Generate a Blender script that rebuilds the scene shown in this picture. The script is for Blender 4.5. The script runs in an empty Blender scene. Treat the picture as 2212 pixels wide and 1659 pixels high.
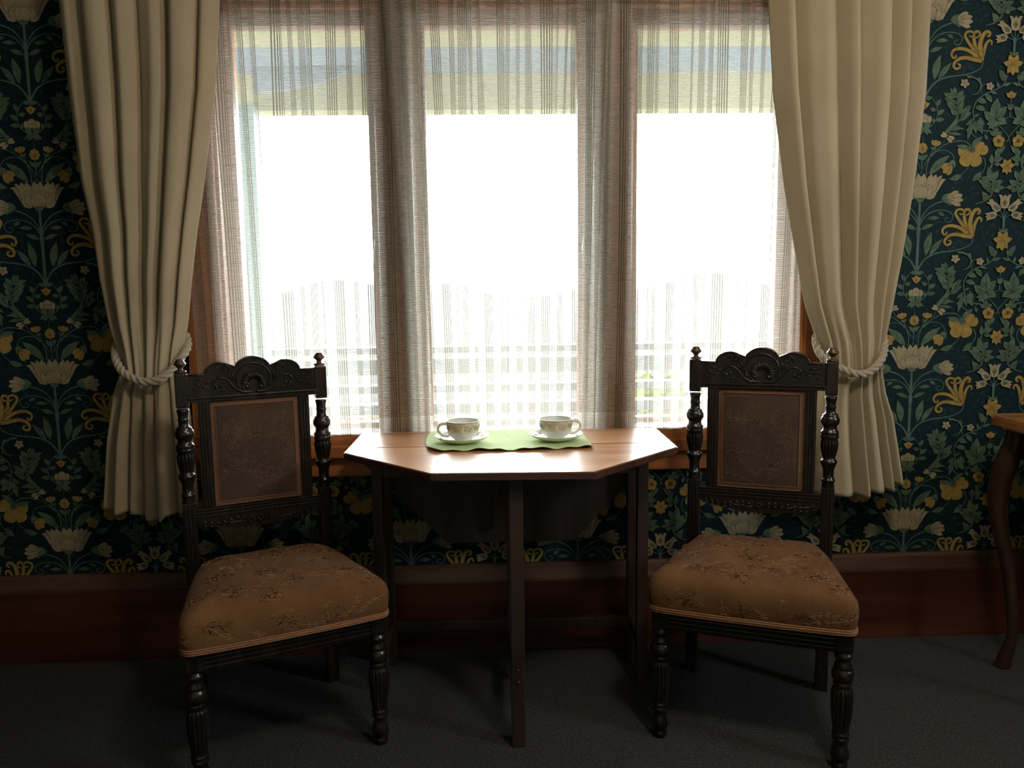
# Victorian sitting room: window, sheer curtains, gateleg table and two parlour chairs
import bpy, math, random, json
from mathutils import Vector, Matrix
import numpy as np
PI = math.pi
S = bpy.context.scene
COL = S.collection

# ------------------------------------------------------------ camera
cam_data = bpy.data.cameras.new('camera')
cam = bpy.data.objects.new('camera', cam_data); COL.objects.link(cam)
CR = Vector((0.99916685, -0.03841376, -0.01378388))
CU = Vector((0.01834308, 0.12098544, 0.99248479))
CF = Vector((0.03645742, 0.99191074, -0.12158927))
m = Matrix(((CR.x, CU.x, -CF.x, 0.0), (CR.y, CU.y, -CF.y, -2.3602), (CR.z, CU.z, -CF.z, 1.12), (0, 0, 0, 1)))
cam.matrix_world = m
cam_data.sensor_width = 36.0
cam_data.lens = 36.0*1690.0/2212.0
cam_data.clip_start = 0.02; cam_data.clip_end = 2000
S.camera = cam

# ------------------------------------------------------------ sky, exposure
SKY = 28.0
w = bpy.data.worlds.new('overcast_sky'); S.world = w; w.use_nodes = True
nt = w.node_tree; nt.nodes.clear()
bg = nt.nodes.new('ShaderNodeBackground'); wo = nt.nodes.new('ShaderNodeOutputWorld')
bg.inputs[0].default_value = (0.97, 1.0, 1.0, 1); bg.inputs[1].default_value = SKY
nt.links.new(bg.outputs[0], wo.inputs[0])
S.view_settings.view_transform = 'Standard'; S.view_settings.look = 'None'
S.view_settings.exposure = 0.0; S.view_settings.gamma = 1.0
S.view_settings.use_curve_mapping = False
S.cycles.use_denoising = True
S.cycles.transparent_max_bounces = 40
S.cycles.max_bounces = 8
S.cycles.diffuse_bounces = 5
S.cycles.sample_clamp_indirect = 6.0
S.cycles.caustics_reflective = False; S.cycles.caustics_refractive = False

def portal(name, loc, sx, sy, rot):
    # sampling portal in a wall opening: gives no light of its own, only guides skylight sampling
    l = bpy.data.lights.new(name, 'AREA'); l.shape = 'RECTANGLE'; l.size = sx; l.size_y = sy
    l.cycles.is_portal = True
    o = bpy.data.objects.new(name, l); COL.objects.link(o); o.location = loc; o.rotation_euler = rot
    return o
portal('skylight_portal_window', (0.07, 0.19, 1.3), 1.85, 1.35, (-PI/2, 0, 0))
portal('skylight_portal_side', (2.62, -1.85, 1.9), .5, .8, (PI/2, 0, PI/2))

# pendant lamp hanging from the ceiling, in front of the window wall (lit, warm)
LAMP = (.69, -1.75, 2.36)
LAMP_POWER = 62.0

# ------------------------------------------------------------ materials
def new_mat(name):
    mt = bpy.data.materials.new(name); mt.use_nodes = True
    n = mt.node_tree; n.nodes.clear()
    o = n.nodes.new('ShaderNodeOutputMaterial')
    return mt, n, o
def N(nt, t, **kw):
    n = nt.nodes.new(t)
    for k, v in kw.items():
        if k.startswith('i_'):
            key = k[2:]
            key = int(key) if key.isdigit() else key.replace('_', ' ')
            n.inputs[key].default_value = v
        else: setattr(n, k, v)
    return n
def lk(nt, a, b): nt.links.new(a, b)
def rgb(c): return (c[0], c[1], c[2], 1)
def princ(nt, o, col=(.5,.5,.5), rough=.5, spec=.5, metal=0, sheen=0):
    b = N(nt, 'ShaderNodeBsdfPrincipled')
    b.inputs['Base Color'].default_value = rgb(col); b.inputs['Roughness'].default_value = rough
    b.inputs['Specular IOR Level'].default_value = spec; b.inputs['Metallic'].default_value = metal
    if sheen: b.inputs['Sheen Weight'].default_value = sheen
    lk(nt, b.outputs[0], o.inputs[0]); return b
def ramp(nt, fac, stops):
    r = N(nt, 'ShaderNodeValToRGB'); cr = r.color_ramp
    while len(cr.elements) < len(stops): cr.elements.new(.5)
    for e, (p, c) in zip(cr.elements, stops): e.position = p; e.color = rgb(c)
    lk(nt, fac, r.inputs[0]); return r
def mapping(nt, scale, kind='Object', rot=(0,0,0)):
    tc = N(nt, 'ShaderNodeTexCoord'); mp = N(nt, 'ShaderNodeMapping')
    mp.inputs['Scale'].default_value = scale; mp.inputs['Rotation'].default_value = rot
    lk(nt, tc.outputs[kind], mp.inputs[0]); return mp
def bump(nt, h, strength, dist, b):
    bp = N(nt, 'ShaderNodeBump'); bp.inputs['Strength'].default_value = strength; bp.inputs['Distance'].default_value = dist
    lk(nt, h, bp.inputs['Height']); lk(nt, bp.outputs[0], b.inputs['Normal'])
def wood(name, c1, c2, c3, rough=.35, scale=(1,1,1), grain=14, rot=(0,0,0), spec=.5, bmp=.15):
    mt, n, o = new_mat(name); b = princ(n, o, c1, rough, spec)
    mp = mapping(n, scale, rot=rot)
    n1 = N(n, 'ShaderNodeTexNoise', i_Scale=grain, i_Detail=6.0, i_Roughness=.6, i_Distortion=.4); lk(n, mp.outputs[0], n1.inputs['Vector'])
    r = ramp(n, n1.outputs[0], [(.3, c3), (.5, c1), (.72, c2)])
    lk(n, r.outputs[0], b.inputs['Base Color'])
    n2 = N(n, 'ShaderNodeTexNoise', i_Scale=grain*5, i_Detail=3.0); lk(n, mp.outputs[0], n2.inputs['Vector'])
    mr = N(n, 'ShaderNodeMapRange'); mr.inputs['To Min'].default_value = rough*.75; mr.inputs['To Max'].default_value = rough*1.35
    lk(n, n1.outputs[0], mr.inputs[0]); lk(n, mr.outputs[0], b.inputs['Roughness'])
    bump(n, n2.outputs[0], bmp, .002, b)
    return mt
def plain(name, col, rough=.6, noise=.15, nscale=30, spec=.4, metal=0, sheen=0, bmp=0):
    mt, n, o = new_mat(name); b = princ(n, o, col, rough, spec, metal, sheen)
    mp = mapping(n, (1,1,1))
    t = N(n, 'ShaderNodeTexNoise', i_Scale=nscale, i_Detail=4.0); lk(n, mp.outputs[0], t.inputs['Vector'])
    lo = [c*(1-noise) for c in col]; hi = [min(1, c*(1+noise)) for c in col]
    r = ramp(n, t.outputs[0], [(.3, lo), (.7, hi)]); lk(n, r.outputs[0], b.inputs['Base Color'])
    if bmp: bump(n, t.outputs[0], bmp, .002, b)
    return mt
M = {}
M['chair'] = wood('dark_oak', (.013,.009,.007), (.028,.017,.012), (.007,.005,.004), .25, (1,1,.2), 40, spec=.6)
M['chair_worn'] = wood('worn_dark_oak', (.060,.030,.016), (.10,.05,.025), (.03,.016,.010), .3, (1,1,.2), 40, spec=.6)
M['rimu'] = wood('varnished_rimu', (.48,.175,.060), (.58,.24,.085), (.34,.11,.036), .38, (1,1,.08), 22)
M['rimu_h'] = wood('varnished_rimu_horizontal', (.46,.17,.052), (.56,.23,.08), (.32,.11,.035), .38, (.08,1,1), 22)
M['mullion'] = wood('brown_joinery', (.20,.100,.052), (.26,.135,.072), (.14,.066,.034), .4, (1,1,.08), 22)
M['skirt'] = wood('varnished_skirting', (.068,.017,.007), (.105,.030,.011), (.038,.010,.005), .42, (.06,1,1), 20)
M['skirt_cap'] = wood('worn_skirting_cap', (.085,.036,.020), (.14,.072,.042), (.05,.020,.011), .5, (.06,1,1), 22)
M['table'] = wood('polished_table_top', (.54,.265,.125), (.66,.35,.175), (.38,.17,.075), .30, (.10,1,1), 18, spec=.7)
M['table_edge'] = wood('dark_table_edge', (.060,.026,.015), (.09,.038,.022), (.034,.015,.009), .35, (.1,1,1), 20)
M['table_dk'] = wood('table_frame_wood', (.034,.019,.013), (.052,.030,.021), (.020,.012,.009), .45, (1,1,.1), 26)
M['sidetab'] = wood('side_table_top_wood', (.33,.14,.045), (.42,.18,.06), (.22,.09,.03), .35, (.1,1,1), 22)
M['sideleg'] = wood('side_table_leg_wood', (.040,.018,.012), (.06,.028,.018), (.02,.012,.01), .4, (1,1,.1), 26)
M['china'] = plain('cream_stoneware', (.82,.80,.68), .18, .05, 12, .6)
M['china_band'] = None
M['white_china'] = plain('white_glaze', (.84,.87,.84), .15, .03, 12, .6)
M['gilt'] = plain('brown_rim_glaze', (.42,.36,.24), .25, .1, 40, .6)
M['brass'] = plain('aged_brass', (.30,.20,.08), .35, .2, 60, .6, .9)
M['plaster'] = plain('cream_plaster', (.74,.70,.60), .8, .04, 8)
M['cotton'] = plain('twisted_cotton_cord', (.38,.325,.235), .8, .12, 160, .2, 0, .4)
M['braid'] = plain('gimp_braid', (.27,.125,.055), .85, .35, 420, .2, 0, .2, .4)
M['panel_braid'] = plain('panel_gimp_braid', (.17,.085,.045), .85, .35, 420, .2, 0, .2, .4)
M['thread_back'] = plain('muted_embroidery', (.20,.125,.078), .8, .3, 200, .2)
M['thread_lt'] = plain('light_embroidery', (.34,.20,.10), .8, .3, 200, .2)
M['thread_dk'] = plain('maroon_embroidery', (.045,.014,.010), .8, .3, 200, .2)
M['dark_groove'] = plain('dark_wood_groove', (.008,.006,.005), .5, .1, 50)  # near-black wood tone, not assigned to any mesh

def fabric_brocade():
    mt, n, o = new_mat('worn_gold_brocade'); b = princ(n, o, (.25,.14,.06), .9, .06, 0, .05)
    mp = mapping(n, (1,1,1))
    big = N(n, 'ShaderNodeTexNoise', i_Scale=9.0, i_Detail=3.0); lk(n, mp.outputs[0], big.inputs['Vector'])
    r = ramp(n, big.outputs[0], [(.3, (.130,.062,.031)), (.55, (.165,.083,.036)), (.75, (.21,.115,.044))])
    fine = N(n, 'ShaderNodeTexNoise', i_Scale=420.0, i_Detail=4.0, i_Distortion=1.5); lk(n, mp.outputs[0], fine.inputs['Vector'])
    fr = ramp(n, fine.outputs[0], [(.34, (.72,.64,.56)), (.5, (1,1,1)), (.68, (1.15,1.15,1.1))])
    mx = N(n, 'ShaderNodeMix', data_type='RGBA', blend_type='MULTIPLY', i_0=1.0)
    lk(n, r.outputs[0], mx.inputs[6]); lk(n, fr.outputs[0], mx.inputs[7])
    lk(n, mx.outputs[2], b.inputs['Base Color']); bump(n, fine.outputs[0], .5, .002, b)
    return mt
M['brocade'] = fabric_brocade()
def fabric_back():  # seat brocade again in darker tones: shade on the back put into colour
    mt, n, o = new_mat('worn_brocade_shaded'); b = princ(n, o, (.10,.06,.04), .9, .2, 0, .3)
    mp = mapping(n, (1,1,1))
    big = N(n, 'ShaderNodeTexNoise', i_Scale=11.0, i_Detail=4.0); lk(n, mp.outputs[0], big.inputs['Vector'])
    r = ramp(n, big.outputs[0], [(.3, (.080,.045,.030)), (.7, (.120,.070,.044))])
    fine = N(n, 'ShaderNodeTexNoise', i_Scale=260.0, i_Detail=3.0); lk(n, mp.outputs[0], fine.inputs['Vector'])
    mx = N(n, 'ShaderNodeMix', data_type='RGBA', blend_type='MULTIPLY', i_0=.6)
    lk(n, r.outputs[0], mx.inputs[6]); lk(n, fine.outputs[0], mx.inputs[7])
    lk(n, mx.outputs[2], b.inputs['Base Color']); bump(n, fine.outputs[0], .4, .002, b)
    return mt
M['brocade_back'] = fabric_back()
def drape_mat():
    mt, n, o = new_mat('cream_curtain_cloth')
    mp = mapping(n, (1,1,1)); t = N(n, 'ShaderNodeTexNoise', i_Scale=5.0, i_Detail=4.0); lk(n, mp.outputs[0], t.inputs['Vector'])
    r = ramp(n, t.outputs[0], [(.3, (.49,.415,.285)), (.7, (.56,.48,.34))])
    mp2 = mapping(n, (500,500,700)); f = N(n, 'ShaderNodeTexNoise', i_Scale=1.0, i_Detail=2.0); lk(n, mp2.outputs[0], f.inputs['Vector'])
    bp = N(n, 'ShaderNodeBump', i_Strength=.25, i_Distance=.001); lk(n, f.outputs[0], bp.inputs['Height'])
    d = N(n, 'ShaderNodeBsdfDiffuse', i_Roughness=.8); tr = N(n, 'ShaderNodeBsdfTranslucent'); mx = N(n, 'ShaderNodeMixShader', i_0=.13)
    lk(n, r.outputs[0], d.inputs[0]); lk(n, r.outputs[0], tr.inputs[0]); lk(n, bp.outputs[0], d.inputs['Normal'])
    lk(n, d.outputs[0], mx.inputs[1]); lk(n, tr.outputs[0], mx.inputs[2]); lk(n, mx.outputs[0], o.inputs[0])
    return mt
M['drape'] = drape_mat()
def carpet_mat():
    mt, n, o = new_mat('dark_green_carpet'); b = princ(n, o, (.02,.03,.028), 1.0, .1, 0, .15)
    mp = mapping(n, (1,1,1))
    f = N(n, 'ShaderNodeTexNoise', i_Scale=150.0, i_Detail=5.0, i_Roughness=.8); lk(n, mp.outputs[0], f.inputs['Vector'])
    g = N(n, 'ShaderNodeTexNoise', i_Scale=2.2, i_Detail=3.0); lk(n, mp.outputs[0], g.inputs['Vector'])
    r = ramp(n, f.outputs[0], [(.44, (.001,.0025,.0025)), (.53, (.004,.0085,.008)), (.61, (.068,.086,.075))])
    r2 = ramp(n, g.outputs[0], [(.3, (.7,.8,.85)), (.7, (1.15,1.1,1.0))])
    mx = N(n, 'ShaderNodeMix', data_type='RGBA', blend_type='MULTIPLY', i_0=1.0)
    lk(n, r.outputs[0], mx.inputs[6]); lk(n, r2.outputs[0], mx.inputs[7]); lk(n, mx.outputs[2], b.inputs['Base Color'])
    bump(n, f.outputs[0], 1.0, .01, b)
    return mt
M['carpet'] = carpet_mat()
def glass_mat():
    mt, n, o = new_mat('window_glass')
    t = N(n, 'ShaderNodeBsdfTransparent'); t.inputs[0].default_value = (.97,.985,.98,1)
    g = N(n, 'ShaderNodeBsdfGlossy', i_Roughness=.02); fr = N(n, 'ShaderNodeFresnel', i_IOR=1.45)
    mx = N(n, 'ShaderNodeMixShader'); lk(n, fr.outputs[0], mx.inputs[0]); lk(n, t.outputs[0], mx.inputs[1]); lk(n, g.outputs[0], mx.inputs[2])
    lk(n, mx.outputs[0], o.inputs[0]); return mt
M['glass'] = glass_mat()
def math_(n, op, a, b=None, c=None):
    x = N(n, 'ShaderNodeMath', operation=op)
    for i, v in enumerate((a, b, c)):
        if v is None: continue
        if isinstance(v, (int, float)): x.inputs[i].default_value = v
        else: lk(n, v, x.inputs[i])
    return x.outputs[0]
def sheer_mat():
    # open-weave voile: UV in metres along weft (u) and warp (v, from the bottom edge up)
    mt, n, o = new_mat('striped_sheer_voile')
    uv = N(n, 'ShaderNodeUVMap', uv_map='UVMap'); sp = N(n, 'ShaderNodeSeparateXYZ'); lk(n, uv.outputs[0], sp.inputs[0])
    u, v = sp.outputs[0], sp.outputs[1]
    per = math_(n, 'FRACT', math_(n, 'DIVIDE', u, .0565))
    ingroup = math_(n, 'LESS_THAN', per, .50)
    line = math_(n, 'FRACT', math_(n, 'MULTIPLY', per, 10.0))
    tri = math_(n, 'ABSOLUTE', math_(n, 'SUBTRACT', line, .5))
    warp = math_(n, 'MULTIPLY', ingroup, math_(n, 'LESS_THAN', tri, .24))
    nz = N(n, 'ShaderNodeTexNoise', i_Scale=1.0, i_Detail=2.0)
    cmb = N(n, 'ShaderNodeCombineXYZ'); lk(n, math_(n, 'MULTIPLY', u, 22.0), cmb.inputs[0]); lk(n, math_(n, 'MULTIPLY', v, 90.0), cmb.inputs[1]); lk(n, cmb.outputs[0], nz.inputs['Vector'])
    wv = math_(n, 'ADD', math_(n, 'DIVIDE', v, .0052), math_(n, 'MULTIPLY', nz.outputs[0], 2.2))
    wt = math_(n, 'ABSOLUTE', math_(n, 'SUBTRACT', math_(n, 'FRACT', wv), .5))
    weft = math_(n, 'MULTIPLY', math_(n, 'LESS_THAN', wt, .17), math_(n, 'GREATER_THAN', nz.outputs[0], .36))
    hem = math_(n, 'LESS_THAN', v, .056)
    op = math_(n, 'ADD', .25, math_(n, 'MULTIPLY', weft, .25))
    op = math_(n, 'ADD', op, math_(n, 'MULTIPLY', hem, .20))
    op = math_(n, 'MAXIMUM', op, math_(n, 'MULTIPLY', warp, math_(n, 'ADD', .92, math_(n, 'MULTIPLY', hem, .04))))
    op = math_(n, 'MINIMUM', op, .97)
    col = N(n, 'ShaderNodeMix', data_type='RGBA'); lk(n, warp, col.inputs[0])
    col.inputs[6].default_value = (.80,.79,.72,1); col.inputs[7].default_value = (.20,.18,.135,1)
    d = N(n, 'ShaderNodeBsdfDiffuse'); tl = N(n, 'ShaderNodeBsdfTranslucent'); tp = N(n, 'ShaderNodeBsdfTransparent')
    lk(n, col.outputs[2], d.inputs[0]); lk(n, col.outputs[2], tl.inputs[0])
    m1 = N(n, 'ShaderNodeMixShader', i_0=.60); lk(n, d.outputs[0], m1.inputs[1]); lk(n, tl.outputs[0], m1.inputs[2])
    m2 = N(n, 'ShaderNodeMixShader'); lk(n, op, m2.inputs[0]); lk(n, tp.outputs[0], m2.inputs[1]); lk(n, m1.outputs[0], m2.inputs[2])
    lk(n, m2.outputs[0], o.inputs[0]); return mt
M['sheer'] = sheer_mat()
def paper(name, col, k=.18, sc=22):
    return plain(name, col, .75, k, sc, .25)
WP_MATS = [paper('paper_ground', (.0025,.017,.022), .25, 3), paper('paper_cream', (.34,.29,.18), .16, 60), paper('paper_yellow', (.33,.225,.06), .20, 60),
  paper('paper_leaf', (.088,.140,.092), .30, 50), paper('paper_stem', (.080,.145,.115), .2, 50), paper('paper_dull', (.012,.033,.038), .3, 50),
  paper('paper_outline', (.004,.010,.011), .1, 50), paper('paper_ochre', (.17,.10,.02), .2, 50)]

# ------------------------------------------------------------ mesh helpers
class MB:
    def __init__(s): s.v = []; s.f = []; s.mi = []; s.uv = None; s.sm = []
    def add(s, vs, fs, mi=0, sm=False):
        b = len(s.v); s.v += [tuple(x) for x in vs]
        for f in fs: s.f.append(tuple(i+b for i in f)); s.mi.append(mi); s.sm.append(sm)
        return b
    def box(s, x0, x1, y0, y1, z0, z1, mi=0, bev=0):
        if bev:
            import bmesh
            bm = bmesh.new(); bmesh.ops.create_cube(bm, size=1)
            for v in bm.verts: v.co = Vector(((x0+x1)/2+v.co.x*(x1-x0), (y0+y1)/2+v.co.y*(y1-y0), (z0+z1)/2+v.co.z*(z1-z0)))
            bmesh.ops.bevel(bm, geom=bm.edges[:], offset=bev, segments=2, affect='EDGES', profile=.6)
            bm.verts.index_update()
            s.add([v.co[:] for v in bm.verts], [[v.index for v in f.verts] for f in bm.faces], mi); bm.free(); return
        s.add([(x0,y0,z0),(x1,y0,z0),(x1,y1,z0),(x0,y1,z0),(x0,y0,z1),(x1,y0,z1),(x1,y1,z1),(x0,y1,z1)],
              [(0,3,2,1),(4,5,6,7),(0,1,5,4),(1,2,6,5),(2,3,7,6),(3,0,4,7)], mi)
    def lathe(s, c, prof, seg=28, mi=0, axis='z', cap=True, sm=True):
        # prof: (z, r) or (z, r, flute depth)
        vs = []; fs = []; n = len(prof)
        for p in prof:
            z, r = p[0], p[1]; fd = p[2] if len(p) > 2 else 0
            for k in range(seg):
                a = 2*PI*k/seg; rr = r*(1-fd*1.5*(1-abs(math.sin(a*7)))**1.4) if fd else r
                vs.append((c[0]+rr*math.cos(a), c[1]+rr*math.sin(a), c[2]+z))
        for i in range(n-1):
            for k in range(seg):
                k2 = (k+1) % seg; fs.append((i*seg+k, i*seg+k2, (i+1)*seg+k2, (i+1)*seg+k))
        if cap: fs.append(tuple(range(seg-1, -1, -1))); fs.append(tuple((n-1)*seg+k for k in range(seg)))
        s.add(vs, fs, mi, sm)
    def prism(s, pts, y0, y1, mi=0, plane='xz', sm=False):
        # polygon pts in a plane, extruded
        n = len(pts)
        def P(a, b, t): return (a, t, b) if plane == 'xz' else ((a, b, t) if plane == 'xy' else (t, a, b))
        vs = [P(a, b, y0) for a, b in pts]+[P(a, b, y1) for a, b in pts]
        fs = [tuple(range(n)), tuple(range(2*n-1, n-1, -1))]+[(i, n+i, n+(i+1) % n, (i+1) % n) for i in range(n)]
        s.add(vs, fs, mi, sm)
    def tube(s, pts, r, seg=8, mi=0, closed=False, cap=True):
        pts = [Vector(p) for p in pts]; n = len(pts); vs = []; fs = []
        up = Vector((0, 0, 1)); prev = None
        for i, p in enumerate(pts):
            a = pts[(i-1) % n] if (i > 0 or closed) else p; b = pts[(i+1) % n] if (i < n-1 or closed) else p
            t = (b-a).normalized()
            if prev is None:
                x = t.cross(up); x = x if x.length > .05 else t.cross(Vector((1, 0, 0)))
            else: x = prev-t*prev.dot(t)
            x.normalize(); prev = x; y = t.cross(x)
            ri = r[i] if isinstance(r, (list, tuple)) else r
            for k in range(seg):
                a2 = 2*PI*k/seg; vs.append(p+x*ri*math.cos(a2)+y*ri*math.sin(a2))
        m_ = n if closed else n-1
        for i in range(m_):
            j = (i+1) % n
            for k in range(seg):
                k2 = (k+1) % seg; fs.append((i*seg+k, i*seg+k2, j*seg+k2, j*seg+k))
        if cap and not closed: fs.append(tuple(range(seg-1, -1, -1))); fs.append(tuple((n-1)*seg+k for k in range(seg)))
        s.add(vs, fs, mi, True)
    def build(s, name, mats, parent=None, uv=None, fix=True):
        me = bpy.data.meshes.new(name); me.from_pydata(s.v, [], s.f); me.update()
        if not isinstance(mats, (list, tuple)): mats = [mats]
        for mt in mats: me.materials.append(mt)
        me.polygons.foreach_set('material_index', s.mi); me.polygons.foreach_set('use_smooth', s.sm)
        if uv is not None:
            l = me.uv_layers.new(name='UVMap'); idx = np.empty(len(me.loops), dtype=np.int32); me.loops.foreach_get('vertex_index', idx)
            l.data.foreach_set('uv', np.asarray(uv, dtype=np.float32)[idx].ravel())
        if fix:
            import bmesh
            bm = bmesh.new(); bm.from_mesh(me); bmesh.ops.recalc_face_normals(bm, faces=bm.faces); bm.to_mesh(me); bm.free()
        o = bpy.data.objects.new(name, me); COL.objects.link(o)
        if parent: o.parent = parent
        return o
def empty(name, loc=(0,0,0), rz=0):
    o = bpy.data.objects.new(name, None); COL.objects.link(o); o.location = loc; o.rotation_euler = (0, 0, rz); o.empty_display_size = .1; return o
def tag(o, label=None, cat=None, group=None, kind=None):
    if label: o['label'] = label
    if cat: o['category'] = cat
    if group: o['group'] = group
    if kind: o['kind'] = kind
    return o
def catmull(pts, n=8):
    P = [Vector(p) for p in pts]; out = []
    for i in range(len(P)-1):
        a = P[max(i-1, 0)]; b = P[i]; c = P[i+1]; d = P[min(i+2, len(P)-1)]
        for k in range(n):
            t = k/n; out.append(.5*((2*b)+(c-a)*t+(2*a-5*b+4*c-d)*t*t+(3*b-3*c+d-a)*t**3))
    out.append(P[-1]); return out
def interp(tab, t):
    if t <= tab[0][0]: return tab[0][1:]
    for a, b in zip(tab, tab[1:]):
        if t <= b[0]:
            k = (t-a[0])/(b[0]-a[0]); k = k
            return tuple(x+(y-x)*k for x, y in zip(a[1:], b[1:]))
    return tab[-1][1:]

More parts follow.
